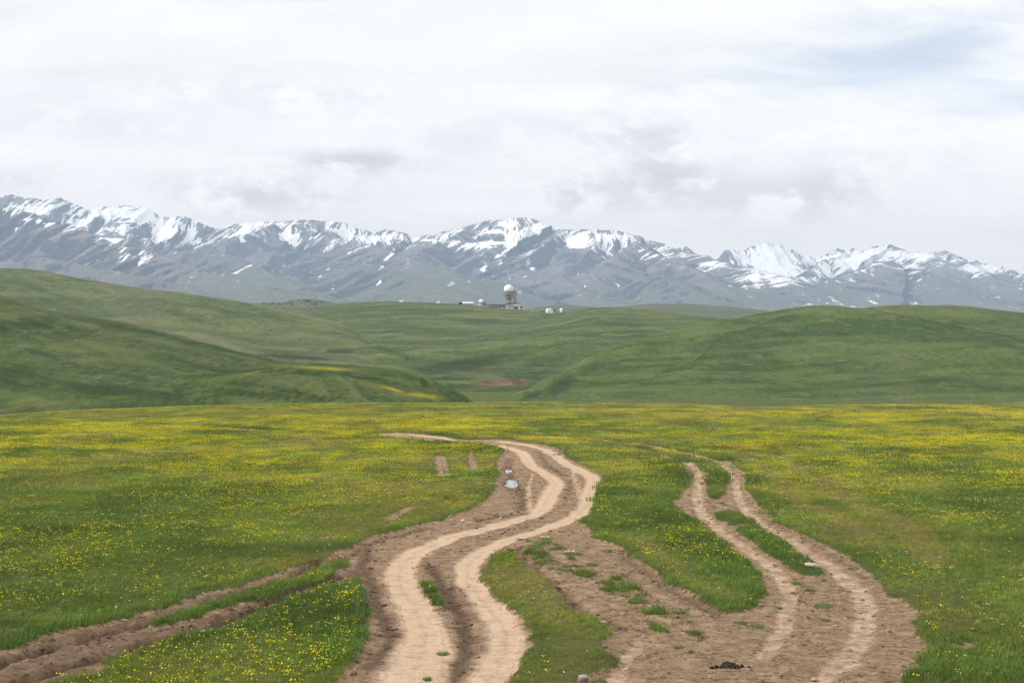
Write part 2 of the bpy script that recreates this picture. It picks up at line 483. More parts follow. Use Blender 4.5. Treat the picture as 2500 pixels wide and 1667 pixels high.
def build_ground():
    dense = np.linspace(-0.43, 0.43, 640)
    side = 0.43 + np.cumsum(np.linspace(0.003, 0.045, 34))
    u = np.concatenate([-side[::-1], dense, side])
    r1 = np.geomspace(12.0, 245.0, 740)
    r2 = np.geomspace(245.0, 8000.0, 70)[1:]
    d = np.concatenate([r1, r2])
    U, D = np.meshgrid(u, d)
    X = U * D; Y = D.copy()
    nr, nc = X.shape
    P = np.stack([X.ravel(), Y.ravel()], 1)
    near = P[:, 1] < 250
    Pn = P[near]
    # wobble the outlines so that edges look torn, not drawn
    wob = np.stack([0.10 * fbm(Pn[:, 0] / .9, Pn[:, 1] / .9, 3, 21), 0.22 * fbm(Pn[:, 0] / .9, Pn[:, 1] / .9, 3, 22)], 1)
    Q = Pn + wob
    s1 = poly_sdf(Q, poly_w(D1)); s2 = poly_sdf(Q, poly_w(D2)); s3 = poly_sdf(Q, poly_w(D3))
    for isl in M_ISL:
        s2 = np.minimum(s2, -poly_sdf(Q, poly_w(isl)))
    s3 = np.minimum(s3 + .05, .03 - poly_sdf(Q, poly_w(M5)))
    acr = np.full(len(Q), 3.0); lane = np.zeros(len(Q)); lane_d = np.zeros(len(Q))
    for L, amp in [(l, 1.0) for l in LANES] + [(l, .56) for l in LANES2]:
        pts = poly_w([(a, b) for a, b, _ in L]); hw = np.array([c for _, _, c in L])
        # smooth the polyline
        tt = np.linspace(0, len(pts) - 1, len(pts) * 3)
        ps = np.stack([np.interp(tt, np.arange(len(pts)), pts[:, 0]), np.interp(tt, np.arange(len(pts)), pts[:, 1])], 1)
        for _ in range(4):
            ps[1:-1] = .25 * ps[:-2] + .5 * ps[1:-1] + .25 * ps[2:]
        hs = np.interp(tt, np.arange(len(pts)), hw)
        dd, ii = seg_dist(Q, ps, 1.2)
        w = np.interp(ii, np.arange(len(ps)), hs)
        v = 1 - sstep(0.5, 1.3, dd / w); acr = np.minimum(acr, dd / w)
        lane = np.maximum(lane, v * amp); lane_d = np.maximum(lane_d, v)
    dark = np.zeros(len(Q)); deep = np.zeros(len(Q))
    for pts, hw, amp, dep in DARKS:
        dd, _ = seg_dist(Q, poly_w(pts), 1.4)
        v = np.exp(-(dd / hw) ** 2)
        dark = np.maximum(dark, v * amp); deep = np.maximum(deep, v * dep)
    rut = np.zeros(len(Q))
    for pts in RUTS:
        dd, _ = seg_dist(Q, poly_w(pts), 1.2)
        rut = np.maximum(rut, np.exp(-(dd / .20) ** 2))
        dark = np.maximum(dark, 1.15 * np.exp(-(dd / .24) ** 2))
    dark = np.maximum(dark, .70 * sstep(0, .12, s3))
    ss = np.full(len(Q), -3.0)
    for pts, hw in STREAKS:
        dd, _ = seg_dist(Q, poly_w(pts), 3)
        ss = np.maximum(ss, hw - dd)
    tr = np.zeros(len(Q))
    for pts, hw, amp in TRAMPLED:
        dd, _ = seg_dist(Q, poly_w(pts), 3 * hw)
        tr = np.maximum(tr, amp * np.exp(-(dd / hw) ** 2))
    dirt = np.maximum(np.maximum(s1, s2), np.maximum(np.where(s3 > -.4, s3 + .09, s3), ss))
    # ragged scraps of turf inside the right-hand bare ground
    scrap = fbm(Pn[:, 0] / .55, Pn[:, 1] / .8, 3, 31)
    midline, _ = seg_dist(Q, poly_w([(1300,1318),(1360,1380),(1470,1405),(1540,1450),(1610,1500),(1640,1545)]), 3)
    scrap_in = np.exp(-(midline / 0.55) ** 2)
    islands = np.where(scrap_in > .25, (scrap - 0.28 + .25 * scrap_in) * .5, -1)
    med2, _ = seg_dist(Q, poly_w([(1975,1412),(2000,1470),(2020,1510)]), 2)
    islands = np.maximum(islands, np.where(med2 < .5, (scrap - .35) * .5, -1))
    med3, _ = seg_dist(Q, poly_w([(1745,1215),(1752,1240)]), 2)
    islands = np.maximum(islands, np.where(med3 < .5, (scrap - .2) * .5, -1))
    med4, _ = seg_dist(Q, poly_w([(1040,1420),(1056,1455),(1066,1475)]), 2)
    islands = np.maximum(islands, (.16 + .12 * scrap - med4))
    dirt = np.minimum(dirt, np.where(islands > 0, -islands - .01, dirt))
    x, y = Pn[:, 0], Pn[:, 1]
    z = base_z(x, y)
    ind = sstep(-0.06, 0.10, dirt)
    loose = ind * (1 - lane_d)
    z = z - 0.075 * ind - 0.045 * ind * lane_d - deep * ind - 0.27 * rut * sstep(-.15, .1, np.maximum(s3, s1))
    z += loose * (0.050 * fbm(x / .30, y / .40, 4, 41, .65) + .03 * fbm(x / 1.3, y / 1.3, 2, 42))
    z += ind * lane_d * 0.008 * fbm(x / .5, y / .9, 3, 43)
    bank = np.exp(-((dirt - .12) / .12) ** 2) * .02
    z += bank * fbm(x / .5, y / .5, 2, 44)
    for px_, py_, w_, h_ in PUDDLES:
        xc, yc = unproj(px_, py_); yn_ = unproj(px_, py_ + h_)[1]; yf_ = unproj(px_, py_ - h_)[1]
        rr = ((x - xc) / (w_ * yc / F)) ** 2 + ((y - yc) / ((yf_ - yn_) / 2)) ** 2
        q = np.exp(-np.minimum(rr, 50) * .8)
        z = z * (1 - .7 * q) + float(np.median(z[rr < 1.5])) * .7 * q - .075 * q
        dark = np.maximum(dark, np.exp(-np.minimum(rr, 50) * .3))
    Z = np.empty(len(P))
    Z[near] = z
    Z[~near] = base_z(P[~near, 0], P[~near, 1])
    def full(a, fill=0.0):
        o = np.full(len(P), float(fill)); o[near] = a
        return o.reshape(nr, nc)
    A = dict(dirt=full(dirt, -3), lane=full(lane), acr=full(acr, 3.0), dark=full(np.clip(dark, 0, 1.3)), tramp=full(tr), s1=full(s1, -3), s2=full(s2, -3), s3=full(s3, -3))
    # flower density fields, patchy and drawn out across the view like the swaths of the meadow
    pn = 0.60 * fbm(X / 9.0, Y / 9.0, 4, 51) + 0.45 * fbm(X / 2.4, Y / 3.0, 3, 52) + .45 * fbm(X / 26., Y / 22., 2, 57)
    prox = sstep(34, 75, Y)
    A['yel'] = np.clip(0.20 + 2.7 * pn + .14 * prox, 0.02, 2.2) * (1 - .93 * np.clip(A['tramp'], 0, 1)) * (.62 + .38 * prox) * (1 - .75 * np.exp(-((Y - 188) / 16.) ** 2) * sstep(40, 0, X)) * (1 - .60 * sstep(105, 150, Y)) * (1 - .6 * sstep(150, 180, Y))
    for px_, py_, rx_, ry_, a_ in ((260, 1120, 14, 22, .55), (560, 1240, 8, 9, .30), (120, 1330, 7, 7, .35), (2330, 1160, 14, 20, .55), (2200, 1060, 20, 22, .35), (1650, 1120, 4, 8, .3), (1600, 1330, 1.6, 3, .6), (1720, 1330, 1.5, 2.5, .6), (2420, 1500, 2.5, 4, .4)):
        xc, yc = unproj(px_, py_)
        A['yel'] += a_ * np.exp(-((X - xc) / rx_) ** 2 - ((Y - yc) / ry_) ** 2) * (.55 + .9 * np.clip(pn, -.5, 1)) * (1 - np.clip(A['tramp'], 0, 1))
    wn = fbm(X / 5.0, Y / 8.0, 4, 53)
    A['whi'] = np.clip(0.10 + .75 * (wn - .15) + .25 * sstep(110, 150, Y) * sstep(-30, 20, X), 0.02, 1) * (1 - .8 * np.clip(A['tramp'], 0, 1))
    farright = sstep(85, 150, Y) * sstep(-25, 15, X)
    A['pur'] = np.clip(0.02 + .3 * np.clip(fbm(X / 6., Y / 5., 3, 54) - .1, 0, 1) * (0.25 + farright * 2.6), 0, 1)
    A['dry'] = np.clip(.30 + .95 * fbm(X / 9.0, Y / 12.0, 4, 55) + .5 * A['tramp'] + .12 * prox, 0, 1)
    A['lush'] = np.clip(.5 + .7 * fbm(X / 4.0, Y / 5.0, 3, 56) + .5 * np.exp(-((A['dirt'] + .35) / .35) ** 2) - .5 * A['tramp'], 0, 1)
    return u, d, X, Y, Z.reshape(nr, nc), A


gu, gd, GX, GY, GZ, GA = build_ground()


def sample(field, x, y):
    """bilinear look-up of a ground field at world points"""
    uu = x / y
    j = np.clip(np.searchsorted(gu, uu) - 1, 0, len(gu) - 2)
    i = np.clip(np.searchsorted(gd, y) - 1, 0, len(gd) - 2)
    fu = np.clip((uu - gu[j]) / (gu[j + 1] - gu[j]), 0, 1); fd = np.clip((y - gd[i]) / (gd[i + 1] - gd[i]), 0, 1)
    return (field[i, j] * (1 - fu) + field[i, j + 1] * fu) * (1 - fd) + (field[i + 1, j] * (1 - fu) + field[i + 1, j + 1] * fu) * fd


def gz(x, y):
    return float(sample(GZ, np.array([x]), np.array([y]))[0])


def ground_material():
    m, t, out = new_mat('meadow_soil')
    pos = t.n('ShaderNodeNewGeometry').outputs['Position']
    dirt = t.attr('dirt'); lane = t.attr('lane'); dark = t.attr('dark'); dry = t.attr('dry'); yel = t.attr('yel')
    lush = t.attr('lush'); tramp = t.attr('tramp')
    nf = t.noise(pos, 9.0, 6, .65)
    nm = t.noise(pos, 2.2, 5, .6)
    nff = t.noise(pos, 38.0, 5, .7)
    edge = t.math('ADD', dirt, t.math('ADD', t.math('MULTIPLY', t.math('SUBTRACT', nf, .5), .34), t.math('MULTIPLY', t.math('SUBTRACT', nff, .5), .16)))
    f = t.ramp(edge, -.02, .05)
    # soil colours
    loose = t.mix(t.ramp(nf, .35, .68), (.225, .146, .084), (.362, .248, .146))
    loose = t.mix(t.ramp(nm, .42, .68), loose, (.42, .296, .190))
    loose = t.mix(t.ramp(nff, .56, .66, 0, .7), loose, (.105, .066, .042))
    loose = t.mix(t.ramp(nff, .45, .36, 0, .6), loose, (.42, .295, .19))
    mc = t.n('ShaderNodeMapping')
    t.nt.links.new(pos, mc.inputs['Vector'])
    mc.inputs['Scale'].default_value = (.55, 1.5, 1.0)
    ncr = t.noise(mc.outputs[0], 5.5, 7, .75, .8)
    loose = t.mix(t.ramp(ncr, .55, .64, 0, .65), loose, (.115, .073, .046))
    packed = t.mix(t.ramp(nm, .3, .7), (.47, .335, .225), (.54, .395, .275))
    packed = t.mix(t.ramp(nff, .52, .68, 0, .8), packed, (.34, .235, .150))
    stre = t.noise(t.xyz(t.math('MULTIPLY', t.attr('acr'), 4.5), t.math('MULTIPLY', nm, 1.5), .3), 2.0, 4, .6)
    packed = t.mix(t.ramp(stre, .45, .72, 0, .75), packed, (.34, .235, .155))
    lf = t.ramp(t.math('ADD', lane, t.math('ADD', t.math('MULTIPLY', t.math('SUBTRACT', nf, .5), .6), t.math('ADD', t.math('MULTIPLY', t.math('SUBTRACT', nm, .5), .6), t.math('MULTIPLY', t.math('SUBTRACT', t.noise(pos, .55, 4, .6), .5), .7)))), .05, .95)
    soil = t.mix(lf, loose, packed)
    mud = t.mix(t.ramp(nf, .35, .65), (.100, .062, .040), (.180, .117, .075))
    df = t.ramp(t.math('ADD', t.math('MULTIPLY', dark, t.math('SUBTRACT', 1.0, t.math('MULTIPLY', lane, .75))), t.math('MULTIPLY', t.math('SUBTRACT', nf, .5), .9)), .28, 1.05)
    soil = t.mix(df, soil, mud)
    # turf between the blades
    g = t.mix(dry, (.045, .085, .018), (.125, .110, .030))
    g = t.mix(t.ramp(nff, .35, .7), g, (.075, .105, .022))
    g = t.mix(t.math('MULTIPLY', tramp, t.ramp(nff, .3, .7, .1, .7)), g, (.170, .165, .052))
    yf = t.math('MULTIPLY', t.ramp(yel, .35, 1.1, 0, .45), t.ramp(t.noise(pos, 5.0, 5, .7), .45, .62))
    g = t.mix(yf, g, (.36, .29, .015))
    col = t.mix(f, g, soil)
    h = t.math('ADD', t.math('ADD', t.math('MULTIPLY', nf, .7), t.math('MULTIPLY', nff, .6)), t.math('MULTIPLY', t.ramp(ncr, .54, .62), -.35))
    amp = t.math('SUBTRACT', 1.0, t.math('MULTIPLY', t.math('MULTIPLY', lf, f), .72))
    h = t.math('MULTIPLY', h, amp)
    rough = .95
    principled(t, out, col, rough, .15, h, 1.0, .10)
    return m


M_ground = ground_material()


def build_ground_objects():
    nr, nc = GX.shape
    V = np.stack([GX.ravel(), GY.ravel(), GZ.ravel()], 1)
    Qd = grid_quads(nr, nc)
    def fm(a):
        return GA[a].ravel()[Qd].mean(1)
    dirtf = fm('dirt'); s1 = fm('s1'); s2 = fm('s2'); s3 = fm('s3')
    lab = np.zeros(len(Qd), int)
    inside = (dirtf > 0.0)
    m = np.stack([s1, s2, s3], 1)
    k = m.argmax(1)
    lab[inside & (m.max(1) > -.03)] = k[inside & (m.max(1) > -.03)] + 1
    names = [('ground', 'wide flower meadow of green and olive grass falling away to a valley', 'meadow'),
             ('dirt_road', 'pale winding two-lane dirt road through the middle of the meadow', 'dirt road'),
             ('dirt_track', 'brown rutted dirt track curving along the right of the meadow', 'dirt track'),
             ('rutted_track', 'dark pair of muddy wheel ruts running off to the lower left', 'ruts')]
    keep = ('dirt', 'acr', 'lane', 'dark', 'tramp', 'dry', 'yel', 'lush')
    for i, (nm, lb, ct) in enumerate(names):
        q = Qd[lab == i]
        used, inv = np.unique(q.ravel(), return_inverse=True)
        q2 = inv.reshape(-1, 4)
        at_ = {a: GA[a].ravel()[used] for a in keep}
        me = mesh_from_arrays(nm, V[used], q2, at_, M_ground)
        o = link(bpy.data.objects.new(nm, me))
        tag(o, lb, ct, kind='structure')


build_ground_objects()

# ------------------------------------------------------------------ hills
def curve(pts, px, sig):
    pts = sorted(pts)
    p = np.array([a for a, _, _ in pts], float); y = np.array([b for _, b, _ in pts], float); d = np.array([c for _, _, c in pts], float)
    def sm(v):
        r = np.interp(px, p, v)
        if sig:
            step = px[1] - px[0]
            n = max(1, int(3 * sig / step)); k = np.exp(-.5 * (np.arange(-n, n + 1) * step / sig) ** 2); k /= k.sum()
            r = np.convolve(np.pad(r, n, mode='edge'), k, 'valid')
        return r
    return sm(y), sm(d)


def loft(curves, px0, px1, nc, rows, sigs, noise=None):
    px = np.linspace(px0, px1, nc)
    ds, zs = [], []
    for c, sg in zip(curves, sigs):
        y, d = curve(c, px, sg)
        ds.append(d); zs.append(CH - (y - HY) / F * d)
    ds = np.array(ds); zs = np.array(zs)
    K = len(ds)
    out_d, out_z = [], []
    for k in range(K - 1):
        a = max(k - 1, 0); b = min(k + 2, K - 1)
        n = rows[k]
        for j in range(n + (1 if k == K - 2 else 0)):
            t = j / n
            t2, t3 = t * t, t * t * t
            h = (2 * t3 - 3 * t2 + 1, t3 - 2 * t2 + t, -2 * t3 + 3 * t2, t3 - t2)
            # finite-difference slopes dz/dd limited, so the profile stays smooth
            d = ds[k] + (ds[k + 1] - ds[k]) * t
            seg = ds[k + 1] - ds[k]
            m0 = (zs[k + 1] - zs[a]) / (ds[k + 1] - ds[a]) * seg
            m1 = (zs[b] - zs[k]) / (ds[b] - ds[k]) * seg
            z = h[0] * zs[k] + h[1] * m0 + h[2] * zs[k + 1] + h[3] * m1
            out_d.append(d); out_z.append(z)
    Dm = np.array(out_d); Zm = np.array(out_z)
    Xm = (px[None, :] - CX) / F * Dm
    if noise:
        Zm = Zm + noise(Xm, Dm, px[None, :])
    return Xm, Dm, Zm, px


def hill_material(name, dark, light, dry, lilac=.5, scale=1.0, rot=-45, stria=.6):
    """grass slopes: dark and olive swathes drawn along the slope"""
    m, t, out = new_mat(name)
    pos = t.n('ShaderNodeNewGeometry').outputs['Position']
    mp = t.n('ShaderNodeMapping')
    t.nt.links.new(pos, mp.inputs['Vector'])
    mp.inputs['Scale'].default_value = (1.0, .7, 2.2)
    p = mp.outputs[0]
    n1 = t.noise(p, .016 * scale, 7, .6, .6)
    n2 = t.noise(p, .10 * scale, 7, .65, .4)
    n3 = t.noise(pos, .42 * scale, 8, .74)
    n4 = t.noise(p, .008 * scale, 5, .55, .5)
    c = t.mix(t.ramp(n1, .40, .60), dark, light)
    c = t.mix(t.ramp(n2, .50, .70, 0, .75), c, dry)
    c = t.mix(t.ramp(n4, .46, .66, 0, lilac), c, (.150, .130, .100))
    c = t.mix(t.ramp(n3, .47, .60, 0, .75), c, tuple(v * .62 for v in dark))
    c = t.mix(t.ramp(n3, .48, .36, 0, .6), c, tuple(v * 1.3 for v in light))
    ms = t.n('ShaderNodeMapping', vector_type='TEXTURE')
    t.nt.links.new(pos, ms.inputs['Vector'])
    ms.inputs['Rotation'].default_value = (0, 0, math.radians(rot))
    ms.inputs['Scale'].default_value = (9.0, 1.0, 1.0)
    n5 = t.noise(ms.outputs[0], .075 * scale, 7, .62, .25)
    c = t.mix(t.ramp(n5, .50, .66, 0, stria), c, tuple(v * .60 for v in dark))
    c = t.mix(t.ramp(n5, .47, .34, 0, stria), c, tuple(.5 * a + .5 * b for a, b in zip(light, dry)))
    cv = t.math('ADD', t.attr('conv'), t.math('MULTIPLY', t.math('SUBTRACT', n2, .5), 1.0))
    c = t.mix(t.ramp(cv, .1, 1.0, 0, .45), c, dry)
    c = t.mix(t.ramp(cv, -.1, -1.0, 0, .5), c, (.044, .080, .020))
    yel = t.attr('yel')
    yn = t.math('ADD', yel, t.math('MULTIPLY', t.math('SUBTRACT', t.noise(p, .07 * scale, 6, .65), .5), 1.1))
    yn = t.math('ADD', yn, t.math('MULTIPLY', t.math('SUBTRACT', n3, .5), .9))
    c = t.mix(t.ramp(yn, .30, .75, 0, .40), c, (.190, .190, .030))
    c = t.mix(t.ramp(yn, .60, 1.25, 0, 1), c, (.42, .36, .020))
    br = t.attr('bare')
    bn = t.math('ADD', br, t.math('MULTIPLY', t.math('SUBTRACT', n3, .5), .9))
    c = t.mix(t.ramp(bn, .40, .75), c, t.mix(t.ramp(n2, .42, .62), (.100, .055, .038), (.23, .150, .100)))
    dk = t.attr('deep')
    c = t.mix(t.ramp(t.math('ADD', dk, t.math('MULTIPLY', t.math('SUBTRACT', n3, .5), .9)), .28, .75, 0, .9), c, (.026, .048, .014))  # dark green painted in: lush hollows, plus shade on banks and flanks
    h = t.math('ADD', t.math('MULTIPLY', n3, .7), t.math('MULTIPLY', n2, 1.0))
    h = t.math('ADD', h, t.math('MULTIPLY', n5, 1.6))
    principled(t, out, c, .95, .1, h, .9, 1.8 / scale)
    return m


M_hillA = hill_material('near_hill_grass', (.036, .068, .015), (.074, .116, .027), (.145, .158, .058), .22, 1.0, -48, .75)
M_hillB = hill_material('long_hill_grass', (.062, .098, .030), (.120, .150, .052), (.185, .182, .092), .75, .6, -52, .6)
M_hillC = hill_material('ridge_grass', (.046, .084, .022), (.106, .150, .040), (.175, .185, .072), .40, .6, 28, .65)
M_hillD = hill_material('right_hill_grass', (.042, .080, .019), (.088, .136, .033), (.155, .168, .066), .30, 1.0, 12, .6)
M_hillfar = hill_material('far_hill_grass', (.075, .105, .050), (.110, .130, .068), (.150, .150, .090), .4, .4)


def px_of(X, Y):
    return CX + F * X / Y


def py_of(Z, Y):
    return HY - F * (Z - CH) / Y


def blobs(X, Y, Z, lst):
    """marks on a slope: each (px, py, rx, ry, amp, slant) seen from the road"""
    pxx = px_of(X, Y); pyy = py_of(Z, Y)
    v = np.zeros(X.shape)
    for px, py, rx, ry, a, sl in lst:
        v = np.maximum(v, a * np.exp(-((pxx - px) / rx) ** 2 - ((pyy - py - sl * (pxx - px)) / ry) ** 2))
    return v


def lines(X, Y, Z, lst):
    """marks along a line in the photograph's picture of the slope: (points, half width px, amp)"""
    P = np.stack([px_of(X, Y).ravel(), py_of(Z, Y).ravel()], 1)
    v = np.zeros(len(P))
    for pts, hw, a in lst:
        A = np.array(pts, float)
        lo = A.min(0) - 6 * hw; hi = A.max(0) + 6 * hw
        m = np.all((P > lo) & (P < hi), 1)
        dd, _ = seg_dist(P[m], A)
        v[m] = np.maximum(v[m], a * np.exp(-(dd / hw) ** 2))
    return v.reshape(X.shape)


def hill_object(name, label, X, Y, Z, mat, yel, bare, deep):
    nr, nc = X.shape
    c = Z.copy()
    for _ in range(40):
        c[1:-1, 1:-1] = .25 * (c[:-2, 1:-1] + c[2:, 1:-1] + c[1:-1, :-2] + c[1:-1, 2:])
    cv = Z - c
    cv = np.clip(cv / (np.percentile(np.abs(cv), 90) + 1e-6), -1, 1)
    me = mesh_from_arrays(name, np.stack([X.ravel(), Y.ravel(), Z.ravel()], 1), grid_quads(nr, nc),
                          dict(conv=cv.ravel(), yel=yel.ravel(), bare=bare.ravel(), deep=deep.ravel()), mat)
    o = link(bpy.data.objects.new(name, me))
    tag(o, label, 'hill', kind='structure')
    return o


# near left hill with a gullied lower bank
cA_crest = [(-900,560,760),(-400,640,700),(0,722,620),(106,746,600),(228,773,575),(319,794,555),(452,829,520),(531,850,500),(611,868,480),(691,884,465),(760,890,455),(850,896,450),
            (957,909,445),(1010,923,440),(1052,943,435),(1090,960,430),(1140,985,425),(1200,1030,420),(1300,1080,420)]
cA_mid2 = [(-900,760,520),(-400,810,500),(0,860,470),(200,872,455),(400,890,440),(560,903,430),(691,904,425),(800,908,420),(900,922,415),(957,935,410),(1010,952,405),(1090,985,400),(1200,1050,400),(1300,1090,400)]
cA_mid = [(-900,960,400),(-400,985,395),(0,996,390),(213,975,388),(400,956,385),(560,934,385),(691,916,388),(800,928,385),(957,964,380),(1050,990,380),(1200,1070,380),(1300,1100,380)]
cA_foot = [(-900,1075,330),(0,1075,330),(400,1070,335),(700,1068,335),(1000,1072,340),(1300,1110,345)]
cA_back = [(p, y + 45, d + 130) for p, y, d in cA_crest]
cA_back2 = [(p, y + 120, d + 260) for p, y, d in cA_crest]


def nzA(X, Y, px):
    e = sstep(330, 350, Y)
    g = ridged((X + .75 * Y + 14 * fbm(X / 40, Y / 40, 2, 66)) / 15.0, (Y - .7 * X) / 60.0, 3, 61)
    low = sstep(470, 395, Y)
    return e * (3.2 * fbm(X / 80, Y / 80, 3, 62) + .22 * fbm(X / 9, Y / 9, 4, 63) + (.9 * g - .5) * (.25 + 1.3 * low * sstep(300, 700, px)))


XA, YA, ZA, _ = loft([cA_foot, cA_mid, cA_mid2, cA_crest, cA_back, cA_back2], -900, 1300, 560, [36, 46, 60, 10, 6], [40, 25, 25, 12, 20, 20], nzA)
yA = .12 + .22 * fbm(XA / 40, YA / 40, 3, 64) + blobs(XA, YA, ZA, [(790,899,110,6,.80,.05), (900,940,90,8,.5,.25), (1030,965,75,9,.82,.12), (960,950,80,6,.75,.28), (690,893,60,7,.5,.1),
                                                               (80,975,90,14,.5,-.1), (330,1000,400,6,.25,-.02)])
yA += lines(XA, YA, ZA, [([(0,1001),(120,985),(330,965),(450,945),(600,918),(691,910)], 4, .42), ([(470,934),(560,918),(640,905)], 4, .35)])
bA = blobs(XA, YA, ZA, [(590,922,5,2.5,.9,0), (540,974,16,4,.8,.2), (60,1006,80,2,.5,-.12)])
dA = np.clip(blobs(XA, YA, ZA, [(100,862,70,9,.7,.25), (180,890,60,6,.6,.2), (320,918,60,6,.6,.1), (620,962,300,20,.62,.05), (1035,935,16,14,.9,.55), (250,995,260,14,.55,0), (20,850,40,6,.5,.3)]), 0, 1)  # lower bank and mid slope darkened as painted shade
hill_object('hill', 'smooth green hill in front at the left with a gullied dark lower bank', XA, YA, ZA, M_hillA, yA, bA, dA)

# long hill behind it
cB_crest = [(-900,600,1900),(-300,640,1750),(0,656,1650),(80,660,1620),(133,668,1600),(213,685,1560),(319,701,1520),(425,718,1470),(505,732,1430),(585,746,1390),(664,764,1350),(744,781,1310),
            (797,791,1280),(850,806,1250),(885,830,1220),(930,860,1200),(1000,890,1180),(1060,930,1150)]
cB_mid = [(-900,760,1300),(0,770,1280),(213,770,1250),(425,785,1220),(600,808,1200),(744,832,1150),(850,850,1100),(900,862,1080),(1000,905,1050),(1060,940,1040)]
cB_foot = [(-900,950,820),(0,940,820),(600,918,830),(850,905,850),(950,912,860),(1060,955,860)]
cB_back = [(p, y + 40, d + 300) for p, y, d in cB_crest]


def nzB(X, Y, px):
    fold = ridged((X + .8 * Y) / 190.0, (Y - .6 * X) / 420.0, 2, 71)
    return 8.0 * (fold - .3) * sstep(830, 1000, Y) * sstep(1650, 1350, Y) + 2.0 * fbm(X / 120, Y / 120, 3, 72) + .5 * fbm(X / 22, Y / 22, 3, 73)


XB, YB, ZB, _ = loft([cB_foot, cB_mid, cB_crest, cB_back], -900, 1060, 420, [40, 70, 14], [40, 30, 14, 20], nzB)
yB = .10 + .28 * fbm(XB / 90, YB / 160, 4, 74) + blobs(XB, YB, ZB, [(450,800,160,12,.30,.12), (350,785,140,8,.25,.05), (700,850,110,8,.30,.05), (100,712,100,6,.2,.05), (800,800,60,8,.3,.2)])
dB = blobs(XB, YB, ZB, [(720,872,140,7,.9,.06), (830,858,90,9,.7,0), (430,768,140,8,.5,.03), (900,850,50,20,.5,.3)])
hill_object('hill', 'long green hill sloping down from the left edge behind the nearest hill', XB, YB, ZB, M_hillB, yB, np.zeros(XB.shape), dB)

# middle ridge with the observatory
cC_foot = [(420,985,640),(2100,985,640)]
cC_low = [(420,905,900),(880,892,900),(960,905,860),(1060,915,830),(1160,905,850),(1300,890,900),(1450,880,950),(2100,930,950)]
cC_mid = [(420,830,1200),(760,822,1250),(850,842,1150),(900,838,1120),(1000,845,1080),(1120,868,1020),(1250,862,1020),(1350,856,1050),(1500,845,1100),(1700,850,1150),(2100,880,1150)]
cC_up = [(420,775,1650),(691,778,1650),(760,786,1600),(850,790,1500),(930,785,1480),(1010,785,1480),(1120,790,1480),(1250,800,1450),(1350,800,1350),(1450,790,1300),(1600,795,1300),(1776,815,1300),(2100,850,1300)]
cC_crest = [(420,744,2100),(531,738,2100),(611,741,2100),(691,747,2100),(744,750,2050),(797,745,2000),(850,739,1990),(930,735,1980),(1010,737,1980),(1116,742,1980),(1249,754,1980),(1305,759,1960),
            (1345,766,1850),(1373,763,1700),(1407,757,1600),(1450,753,1550),(1516,753,1540),(1622,761,1530),(1686,769,1520),(1776,782,1500),(1900,800,1480),(2100,830,1450)]
cC_back = [(p, y + 22, d + 350) for p, y, d in cC_crest]


def nzC(X, Y, px):
    g = ridged((X - .5 * Y + 40 * fbm(X / 150, Y / 150, 2, 85)) / 115.0, (Y + .4 * X) / 330.0, 3, 81)
    return sstep(650, 760, Y) * ((4.2 * g - 2.0) * sstep(1500, 1150, Y) + 5.0 * fbm(X / 170, Y / 200, 3, 82) * sstep(1950, 1500, Y) + .5 * fbm(X / 24, Y / 24, 3, 83) * sstep(1980, 1700, Y))


XC, YC, ZC, PXC = loft([cC_foot, cC_low, cC_mid, cC_up, cC_crest, cC_back], 420, 2100, 480, [24, 34, 44, 44, 10], [20, 25, 25, 25, 9, 20], nzC)
yC = .08 + .28 * fbm(XC / 110, YC / 200, 4, 84) + blobs(XC, YC, ZC, [(1150,765,160,8,.30,.02), (1090,770,60,8,.25,.1), (1500,830,200,14,.32,-.05), (1600,800,120,8,.4,0), (1550,765,130,6,.45,.03), (1330,858,140,5,.4,-.1),
                                                                (930,866,30,3,.9,-.02), (860,836,18,2.5,.8,-.1), (875,842,22,2,.8,0), (1050,955,60,4,.6,0), (1030,915,20,3,.6,0), (650,770,80,8,.3,.05)])
bC = blobs(XC, YC, ZC, [(1225,934,80,9,1.2,-.05), (1240,975,45,9,1.0,.25), (1260,958,26,4,.8,.3), (1200,968,30,3,.8,0), (1180,752,30,1.5,.6,.02), (1380,770,40,2,.5,-.1)])
dC = blobs(XC, YC, ZC, [(1130,890,130,18,.95,-.1), (1200,872,160,9,.6,-.08), (1330,880,120,22,.6,-.25), (1050,905,90,14,.7,.1), (1100,925,80,5,.8,.02), (960,860,90,16,.6,.25), (1330,905,90,24,.5,-.4), (1180,958,40,4,.9,0), (960,772,100,8,.3,.05), (1350,905,100,30,.4,-.4)])  # painted dark: lush valley bottom and the shade in gullies
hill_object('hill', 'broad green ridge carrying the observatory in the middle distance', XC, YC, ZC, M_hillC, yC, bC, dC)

# right hill
cD_foot = [(1180,1012,470),(1240,1000,500),(1300,990,540),(1400,985,560),(1700,982,565),(2000,979,568),(2500,976,570),(3400,976,580)]
cD_low = [(1180,1006,500),(1240,985,540),(1300,962,580),(1400,942,610),(1600,935,630),(2000,925,640),(2500,920,640),(3400,920,640)]
cD_mid = [(1180,1003,530),(1240,982,570),(1300,948,630),(1400,905,680),(1500,880,710),(1700,850,730),(2000,830,740),(2500,830,740),(3400,840,740)]
cD_crest = [(1180,1000,560),(1240,976,600),(1266,960,625),(1346,917,690),(1420,880,740),(1548,838,800),(1643,813,830),(1728,791,850),(1781,781,860),(1835,768,870),(1914,754,880),(1967,747,885),(2021,745,890),
            (2100,753,890),(2154,746,900),(2223,744,905),(2270,746,905),(2313,744,905),(2366,748,905),(2500,764,900),(2900,800,890),(3400,840,880)]
cD_back = [(p, y + 60, d + 220) for p, y, d in cD_crest]


